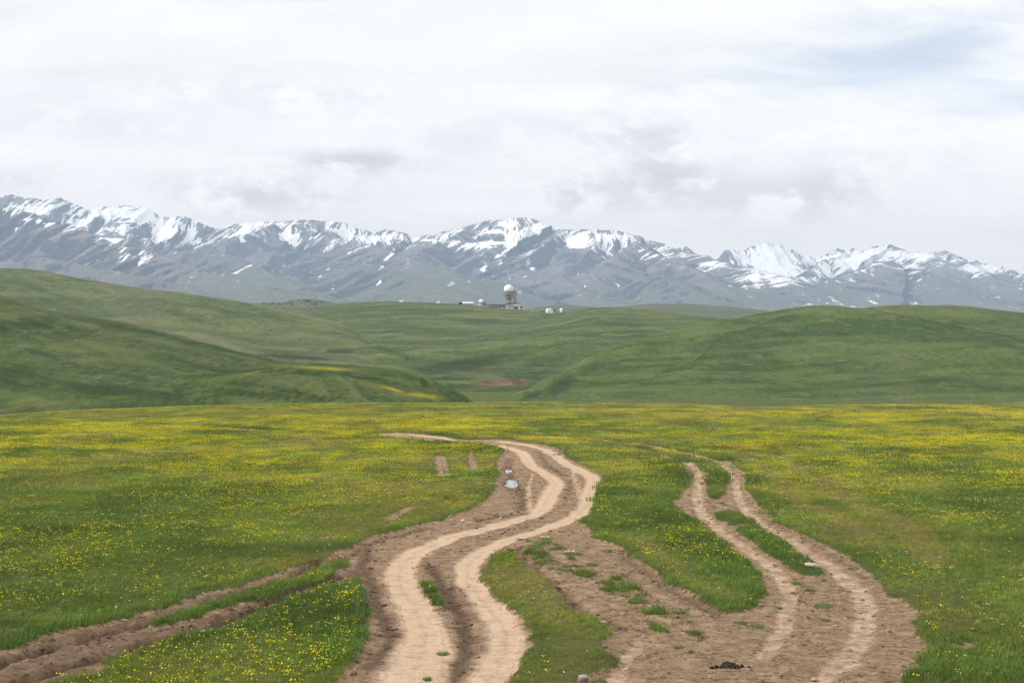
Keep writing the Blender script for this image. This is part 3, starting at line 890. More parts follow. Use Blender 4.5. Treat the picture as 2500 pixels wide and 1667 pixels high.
def nzD(X, Y, px):
    g = ridged((X - .9 * Y) / 55.0, (Y + .8 * X) / 200.0, 3, 91)
    w = sstep(570, 640, Y)
    return w * ((2.0 * g - 1.1) * (.25 + .9 * sstep(1700, 1400, px)) * sstep(900, 760, Y) + 3.6 * fbm(X / 110, Y / 110, 3, 92) * sstep(900, 780, Y) + .22 * fbm(X / 12, Y / 12, 4, 93))


XD, YD, ZD, _ = loft([cD_foot, cD_low, cD_mid, cD_crest, cD_back], 1180, 3400, 560, [30, 46, 60, 12], [20, 25, 25, 10, 20], nzD)
yD = .04 + .22 * fbm(XD / 50, YD / 80, 4, 94) + blobs(XD, YD, ZD, [(1750,955,260,12,.42,-.02), (1500,950,120,12,.4,0), (1650,940,110,10,.38,0), (1420,930,60,10,.25,0), (2350,950,220,10,.35,0), (1740,838,40,6,.35,-.2)])
bD = np.maximum(blobs(XD, YD, ZD, [(1985 + 137,752,14,3,1.1,.3), (1700,872,16,5,.75,-.8), (1380,968,20,6,.6,-.8), (1395,955,8,3,.7,-.8), (1340,980,20,5,.5,-.4), (1730,862,9,6,.7,-1.0)]),
                lines(XD, YD, ZD, [([(1620,984),(1700,981),(1800,977),(1930,973),(2050,974),(2200,976),(2500,977),(2700,978)], 2.0, .75), ([(2112,749),(2140,756),(2180,762),(2240,773),(2300,785),(2400,805),(2500,825),(2620,850)], 2.2, .72),
                                   ([(1915,772),(1880,788),(1830,806),(1775,822),(1752,835),(1735,858),(1700,882),(1655,905),(1610,918),(1580,945)], 1.4, .42)]))
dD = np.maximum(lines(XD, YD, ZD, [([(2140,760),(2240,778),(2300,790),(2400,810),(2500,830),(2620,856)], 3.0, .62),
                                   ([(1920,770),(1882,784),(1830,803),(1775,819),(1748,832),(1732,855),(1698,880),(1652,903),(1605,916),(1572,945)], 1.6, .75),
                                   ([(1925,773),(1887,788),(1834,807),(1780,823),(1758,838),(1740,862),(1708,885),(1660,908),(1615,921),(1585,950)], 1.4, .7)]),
                blobs(XD, YD, ZD, [(1370,940,60,34,.75,-.5), (1440,900,80,26,.6,-.4), (1300,965,40,12,.8,-.3), (2200,860,160,10,.3,.05), (2330,910,60,5,.35,.1), (1880,900,150,12,.2,.03)]))  # lower left flank darkened as painted shade
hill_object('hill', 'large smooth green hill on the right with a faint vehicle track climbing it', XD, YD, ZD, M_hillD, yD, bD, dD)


def far_hill(label, crest, foot_d, back, nc=160):
    p0, p1 = crest[0][0], crest[-1][0]
    foot = [(p, 800, foot_d) for p, _, _ in crest]
    bk = [(p, y + 14, d + back) for p, y, d in crest]
    nz = lambda X, Y, px: 3.0 * fbm(X / 150, Y / 150, 3, 101) * .6
    X, Y, Z, _ = loft([foot, crest, bk], p0, p1, nc, [50, 12], [10, 8, 10], nz)
    hill_object('hill', label, X, Y, Z, M_hillfar, .02 + .2 * fbm(X / 200, Y / 400, 3, 102), np.zeros(X.shape), np.zeros(X.shape))
    return X, Y, Z


far_hill('pale green far hill behind the small white dome huts', [(1200,790,4200),(1250,768,4200),(1292,752,4200),(1340,747,4200),(1383,745,4200),(1452,749,4200),(1500,760,4200),(1560,790,4200)], 2900, 900)
far_hill('flat topped pale green far hill between the ridge and the right hill', [(1400,790,3500),(1470,762,3500),(1516,750,3500),(1569,744,3500),(1675,742,3500),(1755,746,3500),(1835,754,3500),(1888,762,3500),(1960,785,3500)], 2600, 900)
XE, YE, ZE = far_hill('low shrubby knoll beyond the left end of the ridge', [(430,790,3300),(500,746,3300),(560,740,3300),(640,741,3300),(691,739,3300),(725,732,3300),(755,731,3300),(797,736,3300),(840,746,3300),(900,790,3300)], 2600, 700)

# ------------------------------------------------------------------ mountains
RIDGES = [  # (points (px, py, distance), reach L, name)
    # main snowy range
    ([(-700,500,14500),(-300,470,14500),(0,478,14200),(34,476,14200),(50,480,14200),(103,488,14100),(149,484,14000),(172,494,14000),(222,513,14000),(245,507,14000),(318,501,14000),(360,507,13900),(390,528,13900),
      (417,530,13900),(448,528,13900),(490,543,13900),(528,561,13900),(574,547,13800),(620,543,13700),(670,541,13700),(727,537,13700),(784,538,13700),(842,545,13700),(877,558,13700),(911,568,13700),(942,561,13700),
      (965,562,13700),(1014,579,13700),(1037,574,13700),(1068,574,13600),(1076,568,13600),(1144,551,13500),(1183,540,13500),(1229,537,13400),(1252,532,13400),(1278,530,13400),(1305,537,13400),(1336,551,13500),(1374,562,13500),
      (1397,560,13200),(1443,561,13000),(1489,562,13000),(1527,564,13000),(1550,574,13000),(1585,583,13000),(1642,604,12800),(1700,622,12600),(1745,636,12400),(1814,651,12000),(1891,672,11600),(1945,700,11300),(2000,735,11000)], 2100),
    # jagged range at the right, farther off
    ([(1620,640,17000),(1657,605,17000),(1673,599,17000),(1696,618,17000),(1719,624,17000),(1745,634,17000),(1768,613,17000),(1799,611,17000),(1807,615,17000),(1830,603,17000),(1864,594,17000),(1887,595,17000),(1918,603,17000),
      (1964,622,17000),(1987,632,17000),(2006,626,17000),(2036,609,17000),(2063,611,17000),(2082,605,17000),(2120,618,16800),(2143,597,16500),(2174,599,16500),(2201,615,16300),(2251,617,16200),(2281,617,16000),(2312,613,15800),
      (2346,632,15600),(2404,641,15500),(2442,651,15400),(2480,664,15300),(2520,675,15200),(2700,690,15000),(3100,680,15000)], 1900),
    # dark rock peak in front of the glacier
    ([(1925,700,14600),(1950,678,14700),(1983,651,14900),(2017,630,15100),(2052,632,15000),(2075,651,14900),(2094,668,14800)], 900),
    # rounded front mountain at the right
    ([(1930,735,11400),(1967,712,11500),(2021,691,11700),(2097,659,12000),(2155,643,12200),(2193,640,12300),(2231,651,12200),(2275,674,12000),(2335,706,11600),(2410,742,11200)], 1700),
    ([(2281,618,16000),(2290,650,14800),(2325,695,13200),(2390,728,12000),(2450,750,11000)], 1500),
    ([(2346,632,15600),(2420,680,14000),(2520,705,12800),(2640,725,12000)], 1500),
    # left shoulder in front of the snow
    ([(-700,480,10800),(-300,490,10500),(0,497,10300),(38,507,10200),(96,526,10100),(172,547,10000),(249,582,9800),(306,601,9600),(383,618,9400),(459,647,9200),(536,670,8900),(593,689,8600),(700,715,8200),(800,738,7800)], 1300),
    ([(-600,610,8600),(0,638,8600),(38,635,8500),(96,626,8500),(153,635,8400),(210,647,8300),(306,666,8100),(421,689,7900),(498,716,7600),(560,740,7400)], 900),
    ([(402,622,11600),(450,612,11500),(513,605,11400),(574,628,11100),(631,654,10700),(689,685,10300),(765,713,9800),(850,740,9300)], 1300),
    ([(498,596,12600),(560,580,12700),(620,566,12900),(670,545,13500)], 1300),
    ([(784,560,13300),(840,588,12800),(870,592,12300),(926,603,11900),(972,622,11500),(1014,637,11100),(1060,650,10700),(1106,664,10300),(1144,690,9800),(1180,722,9300),(1215,750,8800)], 1500),
    ([(880,640,10300),(960,655,9900),(1000,670,9700),(1060,690,9300),(1120,715,8900),(1160,738,8500)], 1000),
    ([(1144,555,13400),(1110,575,12700),(1098,584,12400),(1160,592,12200),(1206,612,11900),(1252,635,11600),(1297,652,11300),(1374,679,10800),(1431,710,10300),(1470,738,9800)], 1300),
    ([(1098,584,12400),(1060,594,12200),(1030,610,11900),(1000,628,11500)], 1100),
    ([(1397,560,13200),(1374,570,12900),(1336,590,12500),(1300,618,12200),(1275,638,11900)], 900),
    ([(1565,588,12900),(1546,603,12000),(1508,622,11500),(1470,650,11100),(1440,675,10800)], 1300),
    ([(1546,603,12000),(1585,611,11800),(1623,629,11600),(1696,655,11200),(1753,693,10800),(1791,716,10400),(1840,744,10000)], 1400),
    ([(1443,561,13000),(1450,600,12300),(1410,640,11700)], 900),
    ([(1600,665,10500),(1660,690,10100),(1720,720,9700),(1770,745,9400)], 900),
    ([(600,700,8600),(680,702,8500),(760,712,8300),(830,728,8100),(900,748,7900)], 700),
]
SNOWLINE = np.array([(-700,530),(0,506),(40,535),(100,548),(170,575),(250,602),(330,590),(400,586),(450,590),(520,590),(560,575),(640,578),(700,584),(760,592),(850,598),(900,600),(960,604),(1010,606),(1040,600),(1070,588),
                     (1120,592),(1200,612),(1260,622),(1320,596),(1370,580),(1400,596),(1450,606),(1500,604),(1560,612),(1620,628),(1700,636),(1760,655),(1830,668),(1930,690),(2000,672),(2060,672),(2100,655),(2180,648),(2240,662),
                     (2300,648),(2360,656),(2440,666),(2520,680),(3200,690)], float)


def build_mountains():
    u = np.concatenate([np.linspace(-.62, -.42, 60)[:-1], np.linspace(-.42, .42, 1180), np.linspace(.42, .62, 60)[1:]])
    d = np.concatenate([np.linspace(6600, 9000, 70), np.linspace(9000, 14800, 270)[1:], np.linspace(14800, 18600, 110)[1:]])
    U, Dm = np.meshgrid(u, d)
    X = U * Dm; Y = Dm
    P0 = np.stack([X.ravel(), Y.ravel()], 1)
    wx = 130 * fbm(P0[:, 0] / 900, P0[:, 1] / 900, 3, 201); wy = 130 * fbm(P0[:, 0] / 900, P0[:, 1] / 900, 3, 202)
    base = 55 + (P0[:, 1] - 6600) * .030
    H = base.copy(); ridge_id = np.full(len(P0), -1); gull = np.zeros(len(P0)); rs = np.zeros(len(P0)); rd = np.full(len(P0), 5000.)
    for ri, (pts, L) in enumerate(RIDGES):
        R = np.array([at(*p) for p in pts])
        lo = R[:, :2].min(0) - 4.2 * L; hi = R[:, :2].max(0) + 4.2 * L
        m = np.all((P0 > lo) & (P0 < hi), 1)
        A = R[:, :2]
        # warp fades to nothing at the crest so that the skyline stays where it is
        Pm = P0[m]
        dd0, _ = seg_dist(Pm, A, 4.2 * L)
        fade = sstep(0, 500, np.minimum(dd0, 1e5))
        Pw = Pm + np.stack([wx[m] * fade, wy[m] * fade], 1)
        dd, ii = seg_dist(Pw, A, 4.2 * L + 200)
        dd = np.minimum(dd, 9 * L)
        seglen = np.concatenate([[0], np.cumsum(np.hypot(*np.diff(A, axis=0).T))])
        s = np.interp(ii, np.arange(len(A)), seglen)
        h = np.interp(ii, np.arange(len(A)), R[:, 2])
        sw = s + 60 * gnoise(s / 260., dd / 420., 205 + ri)
        g1 = 1 - 2.4 * np.abs(gnoise(sw / 430. + ri * 7.1, dd / 2600., 210 + ri))
        g2 = 1 - 2.6 * np.abs(gnoise(sw / 165. + ri * 3.3, dd / 1100., 240 + ri))
        g3 = gnoise(sw / 62., dd / 380. + ri, 270 + ri) * 1.5
        g = .40 * g1 + .40 * g2 + .30 * g3          # + on a rib, - in a gully
        de = dd - (1 - np.exp(-dd / 130.)) * ((.16 * dd + 60) * (g1 - .3) + (.07 * dd + 42) * (g2 - .3) + 20 * g3)
        de = np.maximum(de, 0)
        b = base[m]
        crag = 26 * (gnoise(s / 120., s * 0 + ri, 300 + ri) * .6 + .4 * gnoise(s / 45., s * 0 + ri, 310 + ri)) * np.exp(-dd / 160.)
        if ri == 1 or ri == 2:
            crag = crag * 3.2
        Le = L if ri in (0, 1, 2) else L * .8
        f = b + (h - b) * np.exp(-de / Le) + crag * .5
        cur = H[m]
        k = 14.0
        # smooth maximum
        mx = np.maximum(cur, f)
        nH = mx + k * np.log(np.exp((cur - mx) / k) + np.exp((f - mx) / k)) - k * .69 * np.exp(-np.abs(cur - f) / k)
        win = f > cur
        gi = gull[m]; gi[win] = g[win]; gull[m] = gi
        di = rd[m]; di[win] = dd[win]; rd[m] = di
        si = rs[m]; si[win] = sw[win] + ri * 3000.; rs[m] = si
        idm = ridge_id[m]; idm[win] = ri; ridge_id[m] = idm
        H[m] = nH
    away = sstep(20, 500, rd)
    rel = np.clip((H - base) / 500., 0, 1)
    H = H + away * rel * (34 * ridged(P0[:, 0] / 520., P0[:, 1] / 520., 5, 220, .55) - 14) + (4 + 8 * rel) * fbm(P0[:, 0] / 110., P0[:, 1] / 110., 4, 221, .6)
    H = H - sstep(17200, 18600, P0[:, 1]) * 300
    Z = H.reshape(X.shape)
    # slope for rock / snow
    gy = np.gradient(Z, axis=0) / np.gradient(Y, axis=0)
    gx = np.gradient(Z, axis=1) / np.gradient(X, axis=1)
    slope = np.sqrt(gx ** 2 + gy ** 2)
    G = gull.reshape(X.shape); RD = rd.reshape(X.shape); ID = ridge_id.reshape(X.shape)
    px = px_of(X, Y); py = py_of(Z, Y)
    alt = (np.interp(px, SNOWLINE[:, 0], SNOWLINE[:, 1]) - py)
    n1 = fbm(X / 330., Y / 500., 4, 230); n2 = fbm(X / 75., Y / 150., 4, 231, .6)
    back = np.isin(ID, [0, 1, 2])
    snow = np.clip(alt / 30., -1.9, .16) - 1.25 * (G - .15) + .45 * n1 + .55 * n2 + .34 - .4 * (slope - .5)
    snow = snow + np.where(back, .15, -.15)
    snow -= .55 * np.exp(-RD / 45.) * sstep(-.1, .25, fbm(X / 200., Y / 200., 2, 232))
    fields = [(1420,588,44,18,1.5), (1470,578,60,8,.9), (1340,552,32,10,1.3), (1290,560,16,34,.8), (1890,640,46,34,1.7), (1860,605,16,10,.9), (1840,680,16,14,1.0), (2070,640,44,20,1.5), (2015,632,14,7,1.0), (2250,626,34,9,1.6), (2230,660,20,10,1.0),
              (2400,655,60,10,1.5), (2300,640,10,14,.8), (290,516,60,12,1.2), (345,520,22,16,1.2), (420,560,26,20,.9), (170,540,30,22,.5), (290,560,40,18,.3), (240,580,26,14,.5), (70,510,40,12,.9), (910,585,32,10,1.2), (640,548,36,4,.8),
              (1160,600,60,8,1.2), (1110,598,34,9,1.0), (1215,622,36,6,.7), (1430,640,34,18,.55), (1570,625,34,14,.9), (1610,655,30,26,.3), (1640,690,14,22,.6), (820,637,12,6,1.3), (905,633,22,5,1.2), (935,622,16,4,1.0),
              (1040,660,16,3,.9), (975,645,10,3,.9), (1150,680,8,4,.8), (1160,732,12,3,.9), (790,642,4,9,1.0), (40,520,14,4,1.1), (60,534,10,5,1.0), (40,560,5,12,1.0), (95,540,12,4,1.0), (120,548,10,4,1.0), (2000,705,18,4,.9), (2050,690,20,8,.8), (2170,690,30,20,.35), (2350,735,60,20,.3)]
    ff = np.zeros(X.shape)
    for fx, fy, rx, ry, a in fields:
        ff = np.maximum(ff, a * np.exp(-((px - fx) / rx) ** 2 - ((py - fy) / ry) ** 2))
    snow = snow + ff * 1.0
    # scattered lingering patches lower down
    pt = fbm(X / 95., Y / 420., 4, 233, .55) + .35 * n1 - .5 * (G - .2)
    lowpatch = (pt - .42) * 2.6 + np.clip(alt + 95, -60, 95) / 95. * .6 - .30
    snow = np.maximum(snow, lowpatch)
    grass = sstep(560, 730, py + 40 * n1) * sstep(.75, .35, slope)
    tone = np.array([.25, .1, .0, .35, .35, .4, .30, .45, .75, .15, .7, .8, .35, .3, .15, .35, .4, .2, .6, .9, .6])[ID]
    grass = np.clip(grass * .75 + (tone - .35) * .9, 0, 1)
    o_at = dict(rs=rs, rd=rd, snow=snow.ravel(), grass=grass.ravel(), gull=G.ravel(), rock=np.clip((slope - .45) * 2 + .5 * n2, 0, 1).ravel())
    me = mesh_from_arrays('mountain_range', np.stack([X.ravel(), Y.ravel(), Z.ravel()], 1), grid_quads(*X.shape), o_at, mountain_material())
    o = link(bpy.data.objects.new('mountain_range', me))
    tag(o, 'snow streaked blue grey mountain range along the horizon', 'mountains', kind='structure')


def mountain_material():
    m, t, out = new_mat('mountain_rock_snow')
    pos = t.n('ShaderNodeNewGeometry').outputs['Position']
    n1 = t.noise(pos, .004, 6, .6)
    n2 = t.noise(pos, .018, 6, .65)
    n3 = t.noise(pos, .06, 5, .65)
    rs = t.attr('rs'); rd = t.attr('rd')
    st1 = t.noise(t.xyz(t.math('MULTIPLY', rs, 1 / 42.), t.math('MULTIPLY', rd, 1 / 420.), 1.3), 1.0, 5, .65, .3)
    st2 = t.noise(t.xyz(t.math('MULTIPLY', rs, 1 / 18.), t.math('MULTIPLY', rd, 1 / 190.), 4.1), 1.0, 4, .65, .3)
    rock = t.mix(t.ramp(t.math('ADD', t.math('MULTIPLY', n2, .5), t.math('MULTIPLY', st1, .5)), .38, .62), (.028, .034, .046), (.090, .094, .104))
    scree = t.mix(t.ramp(n1, .4, .6), (.150, .146, .148), (.215, .205, .200))
    scree = t.mix(t.ramp(st1, .5, .75, 0, .4), scree, (.105, .10, .10))
    c = t.mix(t.ramp(t.math('ADD', t.attr('rock'), t.math('ADD', t.math('MULTIPLY', t.math('SUBTRACT', n2, .5), .7), t.math('MULTIPLY', t.math('SUBTRACT', st1, .5), .8))), .15, .6), scree, rock)
    gr = t.mix(t.ramp(n2, .35, .65), (.100, .122, .074), (.160, .166, .118))
    gr = t.mix(t.ramp(n3, .62, .72, 0, .7), gr, (.075, .078, .07))
    c = t.mix(t.ramp(t.math('ADD', t.attr('grass'), t.math('MULTIPLY', t.math('SUBTRACT', n1, .5), .8)), .25, .9), c, gr)
    s = t.math('ADD', t.attr('snow'), t.math('ADD', t.math('MULTIPLY', t.math('SUBTRACT', n2, .5), .5), t.math('MULTIPLY', t.math('SUBTRACT', n3, .5), .4)))
    s = t.math('ADD', s, t.math('ADD', t.math('MULTIPLY', t.math('SUBTRACT', st1, .5), 5.0), t.math('MULTIPLY', t.math('SUBTRACT', st2, .5), 4.0)))
    sf = t.ramp(s, .34, .42)
    c = t.mix(sf, c, (.92, .92, .92))
    h = t.math('ADD', t.math('ADD', t.math('MULTIPLY', n2, 1.0), t.math('MULTIPLY', n3, .4)), t.math('MULTIPLY', st1, 1.2))
    h = t.math('MULTIPLY', h, t.math('SUBTRACT', 1.0, t.math('MULTIPLY', sf, .5)))
    principled(t, out, c, .9, .1, h, .8, 30.0)
    return m


build_mountains()

# ------------------------------------------------------------------ haze: one closed box of thin air round everything
def build_haze():
    x0, x1, y0, y1, z0, z1 = -15000, 15000, -400, 18900, -16, 1640
    vs = [(x, y, z) for z in (z0, z1) for y in (y0, y1) for x in (x0, x1)]
    fs = [(0, 2, 3, 1), (4, 5, 7, 6), (0, 1, 5, 4), (2, 6, 7, 3), (0, 4, 6, 2), (1, 3, 7, 5)]
    me = bpy.data.meshes.new('haze')
    me.from_pydata(vs, [], fs)
    m, t, out = new_mat('thin_haze')
    v = t.n('ShaderNodeVolumePrincipled')
    v.inputs['Color'].default_value = (.59, .765, 1.0, 1)
    v.inputs['Density'].default_value = 6.2e-5
    v.inputs['Anisotropy'].default_value = 0.0
    t.nt.links.new(v.outputs[0], out.inputs['Volume'])
    try:
        m.cycles.homogeneous_volume = True
        m.cycles.volume_sampling = 'DISTANCE'
    except Exception:
        pass
    me.materials.append(m)
    o = link(bpy.data.objects.new('haze', me))
    tag(o, 'thin blue haze lying over the whole landscape', 'haze', kind='stuff')


build_haze()
#@@OBJECTS@@
# ------------------------------------------------------------------ mesh builder
class MB:
    def __init__(s):
        s.v, s.f = [], []
    def add(s, vs, fs):
        n = len(s.v)
        s.v += [tuple(p) for p in vs]
        s.f += [tuple(i + n for i in f) for f in fs]
        return s
    def box(s, x0, x1, y0, y1, z0, z1):
        vs = [(x, y, z) for z in (z0, z1) for y in (y0, y1) for x in (x0, x1)]
        return s.add(vs, [(0, 2, 3, 1), (4, 5, 7, 6), (0, 1, 5, 4), (2, 6, 7, 3), (0, 4, 6, 2), (1, 3, 7, 5)])
    def lathe(s, prof, n=32, cx=0, cy=0, cap=True):
        """prof: (radius, z) from the bottom up"""
        vs = []
        for r, z in prof:
            vs += [(cx + r * math.cos(2 * math.pi * k / n), cy + r * math.sin(2 * math.pi * k / n), z) for k in range(n)]
        fs = []
        for i in range(len(prof) - 1):
            for k in range(n):
                a, b = i * n + k, i * n + (k + 1) % n
                fs.append((a, b, b + n, a + n))
        if cap:
            fs.append(tuple(reversed(range(n))))
            fs.append(tuple((len(prof) - 1) * n + k for k in range(n)))
        return s.add(vs, fs)
    def bar(s, p, q, w, h=None):
        h = h or w
        p = np.array(p, float); q = np.array(q, float)
        d = q - p; d /= np.linalg.norm(d)
        up = np.array((0, 0, 1.0)) if abs(d[2]) < .95 else np.array((0, 1.0, 0))
        a = np.cross(d, up); a /= np.linalg.norm(a); b = np.cross(a, d)
        vs = [e + sx * a * w / 2 + sz * b * h / 2 for e in (p, q) for sx, sz in ((-1, -1), (1, -1), (1, 1), (-1, 1))]
        return s.add(vs, [(3, 2, 1, 0), (4, 5, 6, 7), (0, 1, 5, 4), (1, 2, 6, 5), (2, 3, 7, 6), (3, 0, 4, 7)])
    def prism(s, poly, y0, y1):
        """polygon in x,z drawn out along y"""
        n = len(poly)
        vs = [(x, y0, z) for x, z in poly] + [(x, y1, z) for x, z in poly]
        fs = [tuple(range(n)), tuple(reversed(range(n, 2 * n)))]
        fs += [((i + 1) % n, i, i + n, (i + 1) % n + n) for i in range(n)]
        return s.add(vs, fs)
    def build(s, name, mat, parent=None, smooth=False):
        me = bpy.data.meshes.new(name)
        me.from_pydata(s.v, [], s.f)
        me.materials.append(mat)
        me.validate()
        if smooth:
            me.polygons.foreach_set('use_smooth', np.ones(len(me.polygons), bool))
        me.update()
        return link(bpy.data.objects.new(name, me), parent)


def empty(name, loc, rz=0.0):
    o = link(bpy.data.objects.new(name, None))
    o.location = loc
    o.rotation_euler = (0, 0, rz)
    return o


def paint(name, col, rough=.7, var=.25, scale=1.0, spec=.3, metal=0.0):
    m, t, out = new_mat(name)
    pos = t.n('ShaderNodeTexCoord').outputs['Object']
    n = t.noise(pos, scale, 5, .6)
    st = t.n('ShaderNodeMapping')
    t.nt.links.new(pos, st.inputs['Vector'])
    st.inputs['Scale'].default_value = (2.0, 2.0, .25)
    n2 = t.noise(st.outputs[0], scale, 4, .6)
    c = t.mix(t.ramp(n, .35, .7, 0, var), col, tuple(v * .55 for v in col))
    c = t.mix(t.ramp(n2, .5, .75, 0, var), c, tuple(v * .6 for v in col))
    principled(t, out, c, rough, spec, n, .15, .05, metal)
    return m


M = dict(white=paint('white_dome_paint', (.80, .82, .82), .45, .08, .3), white2=paint('white_wall', (.72, .71, .68), .7, .3, .4),
         concrete=paint('grey_concrete', (.34, .35, .35), .85, .4, .3), conc_dk=paint('dark_concrete', (.17, .185, .20), .85, .4, .4),
         steel=paint('grey_steel', (.20, .22, .24), .6, .3, .5), brown=paint('brown_roof', (.105, .078, .070), .8, .35, .4),
         cream=paint('cream_plaster', (.62, .58, .52), .85, .3, .4), black=paint('dark_opening', (.018, .022, .028), .4, .2, 1.0),
         sheet=paint('pale_sheet_roof', (.74, .76, .76), .5, .2, .5), navy=paint('blue_black_sheet', (.03, .045, .075), .6, .3, .5),
         rust=paint('rusty_brown', (.17, .085, .065), .8, .4, .6), yellow=paint('yellow_sign', (.62, .58, .06), .6, .2, 1.0),
         tyre=paint('tyre_rubber', (.02, .02, .02), .9, .1, 2.0), carw=paint('white_car_paint', (.78, .79, .80), .3, .06, 1.0, .5),
         card=paint('dark_car_paint', (.05, .06, .075), .3, .1, 1.0, .5), wood=paint('weathered_wood', (.26, .21, .17), .9, .5, 9.0),
         stone=paint('pale_stone', (.46, .42, .36), .95, .5, 7.0), stoneg=paint('grey_stone', (.30, .275, .25), .95, .55, 6.0),
         dung=paint('dark_dung', (.048, .040, .020), .95, .6, 22.0))

# ------------------------------------------------------------------ observatory on the middle ridge
OD = 1950.0
MPP = OD / F                       # metres per photo pixel there


def crest_pos(px, py, d=OD):
    return at(px, py, d)


def windows(parent, name, spots, y, w, h, mat=None):
    """each window: frame (part) > pane"""
    for x, z in spots:
        fr = MB()
        t_ = .12
        fr.box(x - w / 2 - t_, x + w / 2 + t_, y - .10, y + .05, z - t_, z)
        fr.box(x - w / 2 - t_, x + w / 2 + t_, y - .10, y + .05, z + h, z + h + t_)
        fr.box(x - w / 2 - t_, x - w / 2, y - .10, y + .05, z, z + h)
        fr.box(x + w / 2, x + w / 2 + t_, y - .10, y + .05, z, z + h)
        f = fr.build(name, M['white2'], parent)
        MB().box(x - w / 2, x + w / 2, y - .04, y + .05, z, z + h).build('pane', M['black'], f)


def dome_profile(r, z0, z1, n=14):
    """sphere of radius r standing from z0, its top at z1"""
    zc = z1 - r
    pts = [(r * .985, z0), (r, z0 + .15)]
    a0 = 0.0
    for k in range(n + 1):
        a = a0 + (math.pi / 2 - a0) * k / n
        pts.append((max(r * math.cos(a), .02), zc + r * math.sin(a)))
    return pts


# --- telescope tower
tx, ty, tz = crest_pos(1242, 752.5)
tower = tag(empty('observatory_tower', (tx, ty, tz)), 'tall grey telescope tower flaring up to a big white dome', 'observatory')
MB().lathe([(3.5, -6), (3.3, 0), (3.15, 6.8), (3.15, 10.8)], 28).build('shaft', M['concrete'], tower, True)
MB().lathe([(3.32, 7.4), (3.32, 8.4)], 28, cap=True).build('window_band', M['conc_dk'], tower, True)
MB().lathe([(3.15, 10.8), (3.3, 13.0), (3.5, 18.4)], 28).build('inner_drum', M['conc_dk'], tower, True)
for k in range(12):
    a = 2 * math.pi * k / 12
    c, s_ = math.cos(a), math.sin(a)
    MB().bar((3.4 * c, 3.4 * s_, 10.4), (6.7 * c, 6.7 * s_, 19.2), .5, .5).build('strut', M['concrete'], tower)
for r_, z_ in ((4.4, 13.3), (5.6, 16.3)):
    MB().lathe([(r_ - .15, z_), (r_ + .15, z_), (r_ + .15, z_ + .3), (r_ - .15, z_ + .3)], 28, cap=False).build('ring_beam', M['steel'], tower, True)
MB().lathe([(3.9, 18.2), (6.5, 18.6), (6.75, 19.2), (6.9, 21.2)], 36).build('collar', M['concrete'], tower, True)
gal = MB().lathe([(6.9, 21.1), (7.6, 21.1), (7.6, 21.4), (6.9, 21.4)], 36).build('gallery', M['steel'], tower)
for k in range(24):
    a = 2 * math.pi * k / 24
    MB().bar((7.5 * math.cos(a), 7.5 * math.sin(a), 21.4), (7.5 * math.cos(a), 7.5 * math.sin(a), 22.5), .09).build('rail_post', M['steel'], gal)
MB().lathe([(7.45, 22.42), (7.55, 22.42), (7.55, 22.54), (7.45, 22.54)], 36, cap=False).build('handrail', M['steel'], gal)
MB().lathe([(6.45, 21.4), (6.5, 23.6)], 40).build('dome_skirt', M['concrete'], tower, True)
for k in range(20):
    a = 2 * math.pi * k / 20
    MB().bar((6.55 * math.cos(a), 6.55 * math.sin(a), 21.4), (6.6 * math.cos(a), 6.6 * math.sin(a), 23.6), .16).build('skirt_rib', M['steel'], tower)
dome = MB().lathe(dome_profile(6.6, 23.6, 32.5), 48).build('dome', M['white'], tower, True)
sl = MB()
prev = None
for k in range(19):                                  # shutter slit: a raised band over the dome
    a = math.radians(-2 + 112 * k / 18)
    az = math.radians(-52)
    ra = 6.72
    cx_, cz_ = ra * math.cos(a), 25.9 + ra * math.sin(a)
    pt = [(cx_ * math.cos(az) - w_ * math.sin(az), cx_ * math.sin(az) + w_ * math.cos(az), cz_) for w_ in (-1.1, 1.1)]
    if prev:
        sl.add(prev + pt, [(0, 1, 3, 2)])
    prev = pt
sl.build('shutter', M['white2'], dome, True)

# --- lift and stair tower beside it
lx, ly, lz = crest_pos(1253.6, 752.5)
lift = tag(empty('lift_tower', (lx + .6, ly - 1.0, lz)), 'twin slab grey lift tower standing against the telescope tower', 'tower')
MB().box(-1.5, 1.2, -1.4, 1.4, -6, 25.4).build('slab', M['concrete'], lift)
MB().box(1.25, 2.05, -.9, .9, -6, 24.2).build('glazed_gap', M['conc_dk'], lift)
MB().box(2.1, 4.0, -1.3, 1.3, -6, 24.8).build('slab', M['concrete'], lift)
for z_ in (20.6, 21.9):
    MB().box(2.3, 2.9, -1.42, -1.2, z_, z_ + .8).build('window', M['black'], lift)
MB().lathe([(.15, 24.8), (.2, 25.0), (.7, 25.3), (.9, 25.8), (.7, 26.3), (.3, 26.6), (.02, 26.7)], 16, 3.1, 0).build('radome', M['white'], lift, True)
MB().bar((-.6, 0, 25.4), (-.6, 0, 26.6), .1).build('mast', M['steel'], lift)

